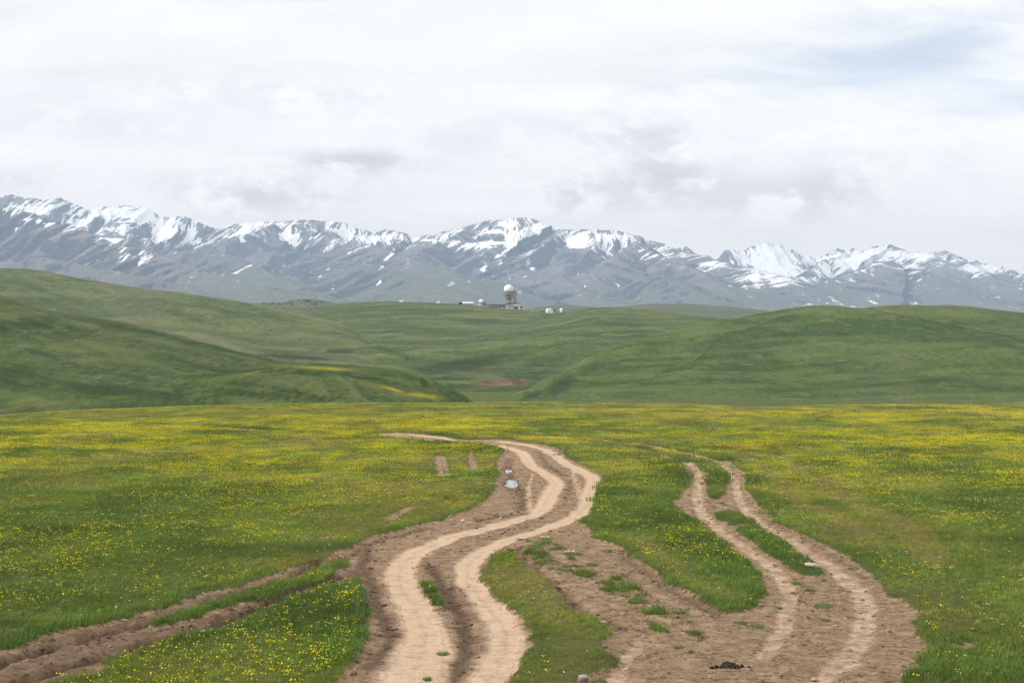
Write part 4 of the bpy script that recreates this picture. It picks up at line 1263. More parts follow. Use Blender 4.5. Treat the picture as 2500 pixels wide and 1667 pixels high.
# --- two storey block at the foot
bx0, by0, bz0 = crest_pos(1235.5, 752.8)
blk = tag(empty('observatory_block', (bx0, by0 - 8, bz0)), 'cream two storey block with low brown roof at the tower foot', 'building')
MB().box(0, 21, 0, 9, -5, 6.0).build('wall', M['cream'], blk)
MB().box(-.05, 2.9, -.9, -.02, -5, 5.9).build('end_bay', M['white2'], blk)
MB().box(.9, 1.5, -1.0, -.9, 1.0, 5.0).build('stair_window', M['black'], blk)
MB().box(10.2, 20.2, -2.4, -.02, 2.6, 5.7).build('upper_bay', M['cream'], blk)
MB().box(10.8, 16.0, -1.2, -.03, -4, 2.4).build('shaded_porch', M['conc_dk'], blk)
MB().box(16.4, 18.9, -2.2, -.03, -4, 3.6).build('end_bay', M['cream'], blk)
MB().box(19.3, 22.2, -1.5, 4, -4, 2.2).build('lean_to', M['rust'], blk)
rf = MB().prism([(-.6, 5.9), (10.6, 7.0), (21.6, 5.2), (21.6, 5.6), (10.6, 7.5), (-.6, 6.6)], -2.9, 9.8).build('roof', M['brown'], blk)
windows(blk, 'window', [(3.9 + 1.25 * i, 3.4) for i in range(5)] + [(3.9 + 1.25 * i, 1.1) for i in range(4)], -.06, .7, .95)

# --- long low wing
wx_, wy_, wz_ = crest_pos(1179.5, 752.2)
wing = tag(empty('observatory_wing', (wx_, wy_ - 5, wz_)), 'long low grey wing with brown roof left of the tower', 'building')
MB().box(0, 31.2, 0, 8, -5, 3.3).build('wall', M['concrete'], wing)
MB().prism([(-.3, 3.3), (6.4, 4.3), (31.3, 3.3), (31.3, 4.6), (6.8, 5.1), (-.3, 3.8)], -1.2, 9).build('roof', M['brown'], wing)
MB().box(.6, 6.6, -.5, -.03, -.4, 2.3).build('porch', M['conc_dk'], wing)
MB().box(-.2, 7.2, -.9, -.02, 2.35, 3.1).build('fascia', M['white2'], wing)
for i in range(9):
    x_ = 8.2 + i * 2.5
    MB().box(x_ - .85, x_ + .85, -.12, .03, .5, 2.6).build('window', M['black'], wing)
for i in range(10):
    MB().bar((7.0 + i * 2.5, -.18, -.2), (7.0 + i * 2.5 + (.9 if i % 2 else -.4), -.18, 3.2), .28, .25).build('pier', M['white2'], wing)

# --- round telescope house at the left of the wing
rx_, ry_, rz_ = crest_pos(1174.5, 745.2)
rnd = tag(empty('dome_house', (rx_, ry_ + 6, rz_)), 'round two storey telescope house with white dome left of the wing', 'observatory')
MB().lathe([(3.9, -5), (3.9, 4.2)], 28).build('wall', M['concrete'], rnd, True)
MB().lathe([(4.05, .05), (4.05, 1.0)], 28).build('pale_band', M['white2'], rnd, True)
MB().lathe([(4.0, 1.5), (4.0, 2.3)], 28).build('window_band', M['conc_dk'], rnd, True)
MB().lathe([(4.2, 4.2), (4.2, 4.6)], 28).build('gallery', M['steel'], rnd)
MB().lathe(dome_profile(3.55, 4.6, 8.6), 36).build('dome', M['white'], rnd, True)
MB().box(2.0, 6.4, -2.0, 2.5, -5, 4.0).build('annex', M['conc_dk'], rnd)

# --- hangar
hx, hy, hz = crest_pos(1129.5, 744.3)
hg = tag(empty('hangar', (hx, hy, hz), math.radians(8)), 'white hangar with curved roof and dark open gable', 'hangar')
MB().box(0, 14.5, 0, 7, -4, 2.2).build('wall', M['white2'], hg)
ar = [(3.5 + 4.0 * math.cos(a), 2.1 + 2.2 * math.sin(a)) for a in np.linspace(math.pi, 0, 12)]
rfm = MB()
n_ = len(ar)
rfm.add([(-.3, y_, z_) for y_, z_ in ar] + [(15, y_, z_) for y_, z_ in ar], [tuple(range(n_)), tuple(reversed(range(n_, 2 * n_)))] + [(i, i + 1, i + 1 + n_, i + n_) for i in range(n_ - 1)] + [(n_ - 1, 0, n_, 2 * n_ - 1)])
rfm.build('roof', M['sheet'], hg)
MB().box(-5.0, -.05, .2, 6.8, -4, 3.6).build('open_gable', M['navy'], hg)
MB().box(0, 14.4, -.12, -.01, -1.0, .4).build('plinth', M['conc_dk'], hg)
for i in range(5):
    MB().box(1.2 + i * 2.7, 2.8 + i * 2.7, -.1, -.01, .8, 1.6).build('window', M['conc_dk'], hg)

# --- small far-left hut with a ball dome
fx_, fy_, fz_ = crest_pos(1068, 740.5)
hut = tag(empty('small_dome_hut', (fx_, fy_, fz_)), 'tiny white box hut with ball dome at the left end of the ridge', 'hut')
MB().box(-2.4, .8, 0, 3, -3, 2.5).build('wall', M['white2'], hut)
MB().lathe([(1.4, -3), (1.45, .6), (1.62, 1.2), (1.5, 1.9), (1.1, 2.5), (.5, 2.85), (.02, 2.95)], 20, 2.3, 1).build('dome', M['white'], hut, True)
MB().box(2.25, 2.6, -.75, -.6, .2, 1.6).build('slit', M['black'], hut)
for k, (px_, py_) in enumerate(((1098.5, 742), (1124, 743.6))):
    x_, y_, z_ = crest_pos(px_, py_)
    po = tag(empty('utility_pole', (x_, y_, z_)), ('thin pole on the ridge left of the hangar', 'thin pole beside the dark end of the hangar')[k], 'pole')
    MB().lathe([(.14, -2), (.10, 3.0)], 8).build('post', M['steel'], po)
    MB().bar((-.5, 0, 2.7), (.5, 0, 2.7), .12).build('crossarm', M['steel'], po)

# --- white huts to the right
d2 = 1900.0
ax_, ay_, az_ = at(1338.0, 763.2, d2)
hut2 = tag(empty('dome_hut', (ax_, ay_, az_)), 'squat white round-topped dome hut with dark doorway, nearest of the right huts', 'hut')
MB().lathe([(2.75, -3), (2.8, 0), (2.85, 3.2)], 28).build('wall', M['white2'], hut2, True)
MB().lathe([(2.95, 3.2), (2.98, 3.6), (2.8, 4.4), (2.2, 5.1), (1.3, 5.45), (.02, 5.55)], 28).build('dome', M['white'], hut2, True)
MB().box(-.9, -.35, -2.95, -2.6, 0, 1.1).build('door', M['navy'], hut2)
MB().box(.3, .8, -2.95, -2.6, .1, 1.2).build('door', M['navy'], hut2)
MB().box(-.25, .25, -2.98, -2.6, 1.5, 2.9).build('slit', M['navy'], hut2)
gx_, gy_, gz_ = at(1344.5, 759.0, d2 + 25)
house = tag(empty('gabled_house', (gx_, gy_, gz_)), 'small white gabled house behind the squat dome hut', 'house')
MB().prism([(-3.4, -3), (3.4, -3), (3.4, 1.8), (.4, 4.4), (-3.4, 1.8)], 0, 8).build('wall', M['white2'], house)
MB().prism([(-3.9, 1.5), (.4, 4.45), (3.8, 1.6), (3.8, 1.8), (.4, 4.75), (-3.9, 1.75)], -.4, 8.4).build('roof', M['sheet'], house)
MB().box(1.9, 2.6, -.06, .05, .9, 1.8).build('window', M['black'], house)
sx_, sy_, sz_ = at(1353.0, 759.3, d2 + 20)
shed = tag(empty('shed', (sx_, sy_, sz_)), 'little dark brown shed beside the white gabled house', 'shed')
MB().box(-.9, 1.0, 0, 2, -2, 2.4).build('wall', M['rust'], shed)
MB().prism([(-1.1, 2.4), (1.2, 2.1), (1.2, 2.35), (-1.1, 2.75)], -.3, 2.3).build('roof', M['navy'], shed)
qx, qy, qz = at(1370.2, 761.0, 1840)
ball = tag(empty('ball_dome', (qx, qy, qz)), 'small white ball dome at the right end of the huts', 'dome')
MB().lathe([(1.7, -3), (1.75, 1.2)], 24).build('wall', M['white2'], ball, True)
MB().lathe([(1.85, 1.2), (2.15, 1.9), (2.2, 2.5), (2.0, 3.3), (1.4, 4.1), (.7, 4.5), (.02, 4.6)], 28).build('dome', M['white'], ball, True)
MB().prism([(2.2, .3), (4.3, .5), (4.3, .8), (2.2, 1.7)], 0, 2.2).build('open_shutter', M['navy'], ball)
nx_, ny_, nz_ = at(1298.5, 759.0, 1930)
sg = tag(empty('signboard', (nx_, ny_, nz_)), 'small yellow signboard on the ridge between tower and huts', 'sign')
MB().box(-.08, .08, -.08, .08, -2, 1.2).build('post', M['steel'], sg)
MB().box(-.9, .9, -.12, -.09, .8, 2.2).build('board', M['yellow'], sg)


def make_car(label, px_, py_, d_, rz, mat, tall=1.55, ln=4.4):
    x_, y_, z_ = at(px_, py_, d_)
    c = tag(empty('parked_car', (x_, y_, z_), rz), label, 'car', 'cars parked by the observatory')
    L, W = ln / 2, .88
    prof = [(-L, .35), (L, .35), (L, .75), (L * .72, .92), (L * .38, 1.0), (L * .12, tall), (-L * .62, tall), (-L * .9, .98), (-L, .9)]
    MB().prism(prof, -W, W).build('body', mat, c)
    MB().prism([(L * .30, 1.03), (L * .10, tall - .12), (-L * .58, tall - .12), (-L * .78, 1.03)], -W - .01, W + .01).build('side_window', M['black'], c)
    for sx in (-.62, .62):
        for sy in (-1, 1):
            w = MB()
            n = 14
            vs = [(L * sx + .33 * math.cos(2 * math.pi * k / n), sy * W + e, .33 + .33 * math.sin(2 * math.pi * k / n)) for e in (-.1, .1) for k in range(n)]
            w.add(vs, [tuple(range(n)), tuple(reversed(range(n, 2 * n)))] + [(k, (k + 1) % n, (k + 1) % n + n, k + n) for k in range(n)])
            w.build('wheel', M['tyre'], c)


make_car('white car parked at the right corner of the two storey block', 1272.2, 755.3, 1936, .1, M['carw'])
make_car('white car in front of the two storey block wing joint', 1226.8, 752.6, 1938, .2, M['carw'])
make_car('white car before the porch of the low wing', 1180.8, 751.3, 1938, 0, M['carw'])
make_car('dark car parked before the windows of the low wing', 1206.5, 752.3, 1938, .1, M['card'])
make_car('dark van parked left of the squat dome hut', 1324.5, 762.2, 1890, .1, M['card'], 2.0, 5.2)
make_car('small grey-green jeep parked alone between tower and huts', 1307.2, 762.8, 1890, 1.3, M['steel'], 1.9, 4.0)

# ------------------------------------------------------------------ grass and flowers
def blade_mat(name, dark, lush, dry, trans=.35):
    m, t, out = new_mat(name)
    tint = t.attr('tint', True)
    bri = t.attr('bri', True)
    c = t.mix(t.ramp(tint, 0, .5, smooth=False), dark, lush)
    c = t.mix(t.ramp(tint, .45, 1, smooth=False), c, dry)
    c = t.mix(1.0, c, bri, 'MULTIPLY')
    df = t.n('ShaderNodeBsdfDiffuse')
    tr = t.n('ShaderNodeBsdfTranslucent')
    gl = t.n('ShaderNodeBsdfGlossy')
    gl.inputs['Roughness'].default_value = .5
    t.put(df.inputs[0], c); t.put(tr.inputs[0], c)
    gl.inputs[0].default_value = (1, 1, 1, 1)
    mx = t.n('ShaderNodeMixShader'); mx.inputs[0].default_value = trans
    t.nt.links.new(df.outputs[0], mx.inputs[1]); t.nt.links.new(tr.outputs[0], mx.inputs[2])
    m2 = t.n('ShaderNodeMixShader'); m2.inputs[0].default_value = .03
    t.nt.links.new(mx.outputs[0], m2.inputs[1]); t.nt.links.new(gl.outputs[0], m2.inputs[2])
    t.nt.links.new(m2.outputs[0], out.inputs[0])
    return m


def flat_mat(name, col, var=.15):
    m, t, out = new_mat(name)
    bri = t.attr('bri', True)
    c = t.mix(1.0, col, t.ramp(bri, .4, 1.4, .75, 1.15, False), 'MULTIPLY')
    df = t.n('ShaderNodeBsdfDiffuse'); tr = t.n('ShaderNodeBsdfTranslucent')
    t.put(df.inputs[0], c); t.put(tr.inputs[0], c)
    mx = t.n('ShaderNodeMixShader'); mx.inputs[0].default_value = .25
    t.nt.links.new(df.outputs[0], mx.inputs[1]); t.nt.links.new(tr.outputs[0], mx.inputs[2])
    t.nt.links.new(mx.outputs[0], out.inputs[0])
    return m


MG = blade_mat('grass_blades', (.100, .172, .022), (.185, .248, .034), (.345, .305, .060))
MY = flat_mat('yellow_petals', (.90, .76, .022))
MW = flat_mat('white_petals', (.80, .80, .74))
MP = flat_mat('mauve_petals', (.60, .42, .58))
MC = flat_mat('flower_stem', (.08, .15, .03))


def blades_mesh(name, n, rad, h0, h1, w, lean, seed):
    r = np.random.default_rng(seed)
    vs, fs = [], []
    for i in range(n):
        a = r.uniform(0, 2 * np.pi); q = rad * math.sqrt(r.uniform())
        bx, by = q * math.cos(a), q * math.sin(a)
        la = r.uniform(0, 2 * np.pi) if r.uniform() < .5 else a + r.normal(0, .6)
        h = r.uniform(h0, h1) * (1 - .35 * q / rad)
        ln = lean * r.uniform(.2, 1.2) * h
        dx, dy = math.cos(la), math.sin(la)
        fa = r.uniform(0, np.pi)
        wx, wy = math.cos(fa) * w / 2 * r.uniform(.7, 1.3), math.sin(fa) * w / 2
        k = len(vs)
        mx, my, mz = bx + dx * ln * .3, by + dy * ln * .3, h * .6
        vs += [(bx - wx, by - wy, -.02), (bx + wx, by + wy, -.02), (mx - wx * .8, my - wy * .8, mz), (mx + wx * .8, my + wy * .8, mz), (bx + dx * ln, by + dy * ln, h)]
        fs += [(k, k + 1, k + 3, k + 2), (k + 2, k + 3, k + 4)]
    me = bpy.data.meshes.new(name)
    me.from_pydata(vs, [], fs)
    return me


def flower_mesh(name, n, rad, h0, h1, fr, mat, seed, petals=5, stem=True):
    """n flower heads on stems spread over a disc"""
    r = np.random.default_rng(seed)
    vs, fs, mi = [], [], []
    for i in range(n):
        a = r.uniform(0, 2 * np.pi); q = rad * math.sqrt(r.uniform())
        x, y = q * math.cos(a), q * math.sin(a); z = r.uniform(h0, h1)
        if stem:
            k = len(vs)
            vs += [(x - .003, y, 0), (x + .003, y, 0), (x, y, z)]
            fs.append((k, k + 1, k + 2)); mi.append(1)
        tilt = r.uniform(.1, .9); ta = r.uniform(0, 2 * np.pi)
        ux = np.array((math.cos(ta) * math.cos(tilt), math.sin(ta) * math.cos(tilt), math.sin(tilt)))
        uy = np.array((-math.sin(ta), math.cos(ta), 0))
        nz_ = np.cross(ux, uy)
        R = fr * r.uniform(.75, 1.25)
        k = len(vs)
        vs.append((x, y, z - .2 * R))
        for j in range(petals * 2):
            b = math.pi * j / petals
            rr = R if j % 2 == 0 else R * .62
            p = np.array((x, y, z)) + rr * (math.cos(b) * ux + math.sin(b) * uy) + nz_ * (.35 * rr)
            vs.append(tuple(p))
        m_ = petals * 2
        for j in range(m_):
            fs.append((k, k + 1 + j, k + 1 + (j + 1) % m_)); mi.append(0)
    me = bpy.data.meshes.new(name)
    me.from_pydata(vs, [], fs)
    me.materials.append(mat); me.materials.append(MC)
    me.polygons.foreach_set('material_index', mi)
    return me


def scatter(name, label, cat, protos, x, y, z, scale, tint, bri, seed):
    """stuff: points carrying scale, turn and tint; a geometry-node modifier sets a mesh on every one"""
    r = np.random.default_rng(seed)
    n = len(x)
    me = bpy.data.meshes.new(name)
    me.vertices.add(n)
    me.vertices.foreach_set('co', np.stack([x, y, z], 1).astype(np.float32).ravel())
    def fa(nm, v, tp='FLOAT'):
        a = me.attributes.new(nm, tp, 'POINT')
        if tp == 'FLOAT_VECTOR':
            a.data.foreach_set('vector', np.ascontiguousarray(v, np.float32).ravel())
        else:
            a.data.foreach_set('value', np.ascontiguousarray(v, np.int32 if tp == 'INT' else np.float32))
    fa('scl', scale); fa('tint', tint); fa('bri', bri)
    rot = np.stack([r.normal(0, .10, n), r.normal(0, .10, n), r.uniform(0, 2 * np.pi, n)], 1)
    fa('rot', rot, 'FLOAT_VECTOR')
    fa('pick', r.integers(0, len(protos), n), 'INT')
    o = link(bpy.data.objects.new(name, me))
    ng = bpy.data.node_groups.new(name + '_nodes', 'GeometryNodeTree')
    ng.interface.new_socket('Geometry', in_out='INPUT', socket_type='NodeSocketGeometry')
    ng.interface.new_socket('Geometry', in_out='OUTPUT', socket_type='NodeSocketGeometry')
    N = ng.nodes; Lk = ng.links
    gi = N.new('NodeGroupInput'); go = N.new('NodeGroupOutput')
    inst = N.new('GeometryNodeInstanceOnPoints')
    col = bpy.data.collections.new(name + '_kinds')
    for pm in protos:
        col.objects.link(bpy.data.objects.new(pm.name, pm))
    ci = N.new('GeometryNodeCollectionInfo')
    ci.inputs['Collection'].default_value = col
    ci.inputs['Separate Children'].default_value = True
    ci.inputs['Reset Children'].default_value = True
    def na(nm, tp):
        a = N.new('GeometryNodeInputNamedAttribute'); a.data_type = tp
        a.inputs['Name'].default_value = nm
        return a.outputs[0]
    Lk.new(gi.outputs[0], inst.inputs['Points'])
    Lk.new(ci.outputs[0], inst.inputs['Instance'])
    inst.inputs['Pick Instance'].default_value = True
    Lk.new(na('pick', 'INT'), inst.inputs['Instance Index'])
    er = N.new('FunctionNodeEulerToRotation')
    Lk.new(na('rot', 'FLOAT_VECTOR'), er.inputs[0])
    Lk.new(er.outputs[0], inst.inputs['Rotation'])
    Lk.new(na('scl', 'FLOAT'), inst.inputs['Scale'])
    Lk.new(inst.outputs[0], go.inputs[0])
    md = o.modifiers.new('scatter', 'NODES')
    md.node_group = ng
    tag(o, label, cat, kind='stuff')
    return o


def wedge(n, d0, d1, ulim, seed):
    r = np.random.default_rng(seed)
    d = np.sqrt(r.uniform(d0 * d0, d1 * d1, n)); u = r.uniform(-ulim, ulim, n)
    return u * d, d, r


def fields(x, y):
    return {k: sample(GA[k], x, y) for k in ('dirt', 'yel', 'whi', 'pur', 'dry', 'lush', 'tramp')}


def plant_grass():
    pn = [blades_mesh('grass_tuft_a', 17, .10, .06, .15, .0085, .7, 1), blades_mesh('grass_tuft_b', 15, .11, .05, .12, .009, .9, 2), blades_mesh('grass_tuft_c', 20, .10, .07, .18, .008, .6, 3)]
    pf = [blades_mesh('grass_mat_a', 70, .48, .06, .16, .022, .7, 4), blades_mesh('grass_mat_b', 60, .48, .05, .14, .024, .8, 5)]
    for p in pn + pf:
        p.materials.append(MG)
    # near
    x, y, r = wedge(215000, 15, 80, .44, 501)
    f = fields(x, y)
    edge_n = .22 * fbm(x / .45, y / .55, 3, 502)
    den = np.where(f['dirt'] + edge_n < -.01, 1.0, 0.0)
    den *= np.clip(.6 + .40 * f['lush'] + .3 * f['tramp'], 0, 1)
    worn = np.exp(-((f['dirt'] + .12) / .28) ** 2) * sstep(-.05, .35, fbm(x / 2.2, y / 3.0, 3, 507))
    den *= 1 - .72 * worn
    den *= 1 - sstep(56, 79, y)
    den = np.maximum(den, np.where((f['dirt'] > -.1) & (f['dirt'] < .45), .05 * np.exp(-f['dirt'] / .15), 0))
    k = r.uniform(0, 1, len(x)) < den
    x, y = x[k], y[k]; f = {a: v[k] for a, v in f.items()}
    sc_ = (.6 + .70 * f['lush']) * (1 - .38 * np.clip(f['tramp'], 0, 1)) * r.uniform(.75, 1.25, len(x))
    sc_ *= 1 - .35 * worn[k]
    sc_ = np.where(f['dirt'] > 0, sc_ * .6, sc_)
    tint = np.clip(.14 + .68 * f['dry'] + .30 * np.clip(f['tramp'], 0, 1) - .22 * f['lush'] + r.normal(0, .10, len(x)), 0, 1)
    scatter('grass', 'thick green grass blades covering the near meadow', 'grass', pn, x, y, sample(GZ, x, y), sc_, tint, r.uniform(.7, 1.25, len(x)) * np.clip(1 + .55 * fbm(x / 3.5, y / 4.5, 4, 508), .5, 1.6), 503)
    # far
    x, y, r = wedge(98000, 54, 238, .45, 504)
    f = fields(x, y)
    k = (f['dirt'] < -.36) & (r.uniform(0, 1, len(x)) < sstep(50, 78, y))
    x, y = x[k], y[k]; f = {a: v[k] for a, v in f.items()}
    sc_ = (.65 + .6 * f['lush']) * (1 - .45 * np.clip(f['tramp'], 0, 1)) * r.uniform(.75, 1.25, len(x))
    tint = np.clip(.22 + .25 * sstep(100, 150, y) + .74 * f['dry'] + .25 * np.clip(f['tramp'], 0, 1) - .20 * f['lush'] + r.normal(0, .08, len(x)), 0, 1)
    scatter('grass', 'green and olive grass of the farther meadow', 'grass', pf, x, y, sample(GZ, x, y), sc_ * r.uniform(.6, 1.5, len(x)), tint, r.uniform(.7, 1.3, len(x)) * np.clip(1 + .6 * fbm(x / 6., y / 8., 4, 509), .5, 1.6), 505)


def plant_flowers():
    def near(key, n, dens, seed):
        x, y, r = wedge(int(n * 1.7), 15, 86, .44, seed)
        f = fields(x, y)
        clump = np.clip(.75 + .9 * fbm(x / .8, y / 1.0, 2, seed + 1), 0.05, 1.8)
        k = (f['dirt'] < -.14) & (r.uniform(0, 1, len(x)) < f[key] * dens * clump * (1 - sstep(52, 84, y)))
        return x[k], y[k], r
    yn = [flower_mesh('yellow_flower_a', 1, .0, .10, .19, .0165, MY, 11), flower_mesh('yellow_flower_b', 2, .05, .09, .20, .015, MY, 12), flower_mesh('yellow_flower_c', 3, .08, .10, .17, .015, MY, 13)]
    x, y, r = near('yel', 80000, .85, 601)
    scatter('yellow_flowers', 'yellow buttercup flowers dotted over the near meadow', 'flowers', yn, x, y, sample(GZ, x, y), r.uniform(.8, 1.25, len(x)), x * 0, r.uniform(.5, 1.3, len(x)), 602)
    wn = [flower_mesh('white_flower_a', 2, .05, .05, .13, .014, MW, 14), flower_mesh('white_flower_b', 4, .09, .05, .12, .013, MW, 15)]
    x, y, r = near('whi', 30000, .42, 603)
    scatter('white_flowers', 'small white flowers among the near grass', 'flowers', wn, x, y, sample(GZ, x, y), r.uniform(.7, 1.2, len(x)), x * 0, r.uniform(.5, 1.3, len(x)), 604)
    def far(key, n, gain, seed, lim=-.3):
        x, y, r = wedge(n, 48, 238, .45, seed)
        f = fields(x, y)
        k = (f['dirt'] < lim) & (r.uniform(0, 1, len(x)) < np.clip(f[key] * gain, 0, 1) * sstep(50, 100, y))
        return x[k], y[k], r
    yf = [flower_mesh('yellow_clump_a', 30, .6, .09, .20, .0175, MY, 16, 4, False), flower_mesh('yellow_clump_b', 24, .5, .09, .19, .0175, MY, 17, 4, False)]
    x, y, r = far('yel', 125000, 1.15, 605)
    scatter('yellow_flowers', 'yellow flowers in swaths over the farther meadow', 'flowers', yf, x, y, sample(GZ, x, y), r.uniform(.8, 1.2, len(x)), x * 0, r.uniform(.5, 1.3, len(x)), 606)
    wf = [flower_mesh('white_clump', 9, .5, .07, .15, .018, MW, 18, 4, False)]
    x, y, r = far('whi', 50000, .8, 607)
    scatter('white_flowers', 'white flowers in pale streaks over the farther meadow', 'flowers', wf, x, y, sample(GZ, x, y), r.uniform(.8, 1.2, len(x)), x * 0, r.uniform(.5, 1.3, len(x)), 608)
    pf = [flower_mesh('mauve_clump', 14, .5, .12, .24, .022, MP, 19, 4, False)]
    x, y, r = far('pur', 50000, 1.0, 609)
    scatter('mauve_flowers', 'mauve flowers in bands along the far right meadow', 'flowers', pf, x, y, sample(GZ, x, y), r.uniform(.8, 1.2, len(x)), x * 0, r.uniform(.5, 1.3, len(x)), 610)


def clod_mesh(name, seed, mat):
    r = np.random.default_rng(seed)
    vs = []
    n = 6
    for z_, q in ((-.25, .9), (.25, 1.0), (.6, .6)):
        vs += [(q * math.cos(2 * math.pi * k / n + z_) * r.uniform(.7, 1.25), q * math.sin(2 * math.pi * k / n + z_) * r.uniform(.7, 1.25), z_ * r.uniform(.8, 1.2)) for k in range(n)]
    vs.append((0, 0, .75))
    fs = [(i * n + k, i * n + (k + 1) % n, (i + 1) * n + (k + 1) % n, (i + 1) * n + k) for i in range(2) for k in range(n)] + [(2 * n + k, 2 * n + (k + 1) % n, 3 * n) for k in range(n)]
    me = bpy.data.meshes.new(name)
    me.from_pydata(vs, [], fs)
    me.materials.append(mat)
    return me


def clod_mat():
    m, t, out = new_mat('soil_clod')
    tint = t.attr('tint', True)
    pos = t.n('ShaderNodeNewGeometry').outputs['Position']
    c = t.mix(tint, (.105, .066, .042), (.36, .25, .165))
    principled(t, out, c, .95, .1, t.noise(pos, 60, 3, .6), .5, .01)
    return m


def strew_clods():
    x, y, r = wedge(210000, 15, 78, .43, 701)
    dirt = sample(GA['dirt'], x, y); lane = sample(GA['lane'], x, y); dark = sample(GA['dark'], x, y)
    n = fbm(x / .6, y / .6, 3, 702)
    p = np.where(dirt > .02, np.clip(.16 + .5 * n + .35 * dark, .02, 1) * (1 - .96 * np.clip(lane * 1.1, 0, 1)), 0)
    k = r.uniform(0, 1, len(x)) < p
    x, y, dark = x[k], y[k], dark[k]
    mt = clod_mat()
    pr = [clod_mesh('clod_a', 1, mt), clod_mesh('clod_b', 2, mt), clod_mesh('clod_c', 3, mt)]
    s_ = np.exp(r.normal(math.log(.016), .75, len(x)))
    tint = np.clip(r.uniform(.1, .95, len(x)) - .55 * dark, 0, 1)
    scatter('soil_clods', 'loose brown crumbs of soil strewn over the bare tracks', 'soil', pr, x, y, sample(GZ, x, y), np.clip(s_, .006, .075), tint, np.ones(len(x)), 703)


def plain_blade(name, col):
    m, t, out = new_mat(name)
    pos = t.n('ShaderNodeTexCoord').outputs['Object']
    c = t.mix(t.ramp(t.noise(pos, 8.0, 3, .6), .35, .65), col, tuple(v * 1.5 for v in col))
    df = t.n('ShaderNodeBsdfDiffuse'); tr = t.n('ShaderNodeBsdfTranslucent')
    t.put(df.inputs[0], c); t.put(tr.inputs[0], c)
    mx = t.n('ShaderNodeMixShader'); mx.inputs[0].default_value = .22
    t.nt.links.new(df.outputs[0], mx.inputs[1]); t.nt.links.new(tr.outputs[0], mx.inputs[2])
    t.nt.links.new(mx.outputs[0], out.inputs[0])
    return m


def plant_shrubs():
    r = np.random.default_rng(801)
    m = plain_blade('shrub_leaves', (.035, .060, .022))
    pr = [clod_mesh('shrub_a', 11, m), clod_mesh('shrub_b', 12, m)]
    i = r.integers(20, 50, 170); j = r.integers(70, 150, 170)
    x, y, z = XE[i, j], YE[i, j], ZE[i, j]
    scatter('shrubs', 'dark low shrubs dotting the knoll beyond the left end of the ridge', 'shrubs', pr, x, y, z, r.uniform(1.2, 4.0, 170), x * 0, x * 0 + 1, 802)


plant_grass()
plant_flowers()
strew_clods()
plant_shrubs()

# ------------------------------------------------------------------ small things on the tracks
def grass_clump(label, px_, py_, wpx, seed, white=False):
    x_, y_ = unproj(px_, py_)
    w = wpx * y_ / F
    r = np.random.default_rng(seed)
    me = blades_mesh('grass_clump', int(60 + 160 * w), w / 2, .05, .11, .009, .7, seed)
    a = np.empty(len(me.vertices) * 3, np.float32); me.vertices.foreach_get('co', a); a = a.reshape(-1, 3)
    a[:, 1] *= 1.5
    me.vertices.foreach_set('co', a.ravel())
    m = clump_mats[seed % len(clump_mats)]
    me.materials.append(m)
    root = tag(empty('grass_clump', (x_, y_, gz(x_, y_) - .01)), label, 'grass clump', 'grass clumps on the bare ground')
    link(bpy.data.objects.new('blades', me), root)['kind'] = 'stuff'
    mb = MB()
    n = 16
    prof = [(1.0, -.05), (.8, .015), (.45, .03), (.02, .035)]
    mb.lathe([(q * w * .46, z_) for q, z_ in prof], n)
    mb.v = [(vx * r.uniform(.9, 1.1), vy * 1.5 * r.uniform(.9, 1.1), vz) for vx, vy, vz in mb.v]
    mb.build('sod', M_sod, root, True)
    if white:
        fm = flower_mesh('flower_heads', 34, w * .3, .07, .12, .016, MWs, seed + 5)
        fo = link(bpy.data.objects.new('flower_heads', fm), root)
        fo.location = (-w * .3, 0, 0)


clump_mats = [plain_blade('clump_blades_dark', (.055, .115, .018)), plain_blade('clump_blades_green', (.078, .15, .022)), plain_blade('clump_blades_olive', (.11, .13, .030))]
MWs = paint('white_petals_plain', (.80, .80, .74), .8, .05, 5.0)
M_sod = paint('sod_soil', (.09, .085, .035), .95, .5, 14.0)

CLUMPS = [('small grass clump on the right edge of the pale road bend', 1246, 1338, 18, 1, 0), ('grass clump with white flowers beside it, topmost on the bare ground', 1340, 1310, 34, 2, 1),
          ('dark double grass clump second row down on the bare ground', 1365, 1334, 48, 3, 0), ('grass clump with white flowers along its left side, third row down', 1402, 1349, 44, 4, 1),
          ('bright green round grass clump right of the third row', 1447, 1373, 34, 5, 0), ('olive flattened grass clump left of the turf strip', 1380, 1388, 50, 6, 0),
          ('olive grass clump joined on the right to the flattened one', 1420, 1392, 42, 8, 0), ('grass clump under the flowery bank by the dark rut', 1482, 1340, 28, 9, 0),
          ('wide green grass clump at the lower end of the turf strip', 1614, 1532, 48, 10, 0), ('small round grass clump alone on the bare brown ground', 1657, 1571, 25, 12, 0),
          ('tiniest grass clump alone right of the small round one', 1688, 1582, 14, 13, 0), ('dark grass clump left of a larger one near the left wheel line', 1809, 1516, 36, 3, 0),
          ('larger green grass clump just left of the curving wheel line', 1842, 1523, 58, 16, 0), ('grass clump beside the grey stone at the bottom edge', 1462, 1651, 44, 18, 0),
          ('widest grass clump between the two wheel lines of the right track', 2012, 1470, 56, 19, 0), ('dark grass clump high between the wheel lines below the white slab', 1980, 1434, 26, 21, 0),
          ('thin grass clump lowest between the wheel lines of the right track', 2017, 1506, 30, 23, 0), ('small bright clump touching the left wheel line of the right track', 1904, 1471, 18, 25, 0),
          ('grass clump on the pale road between its two lanes near the bottom', 1081, 1581, 32, 26, 0), ('thin grass clump on the left lane of the pale road at the bottom', 1043, 1640, 22, 28, 0)]
for c in CLUMPS:
    grass_clump(*c)


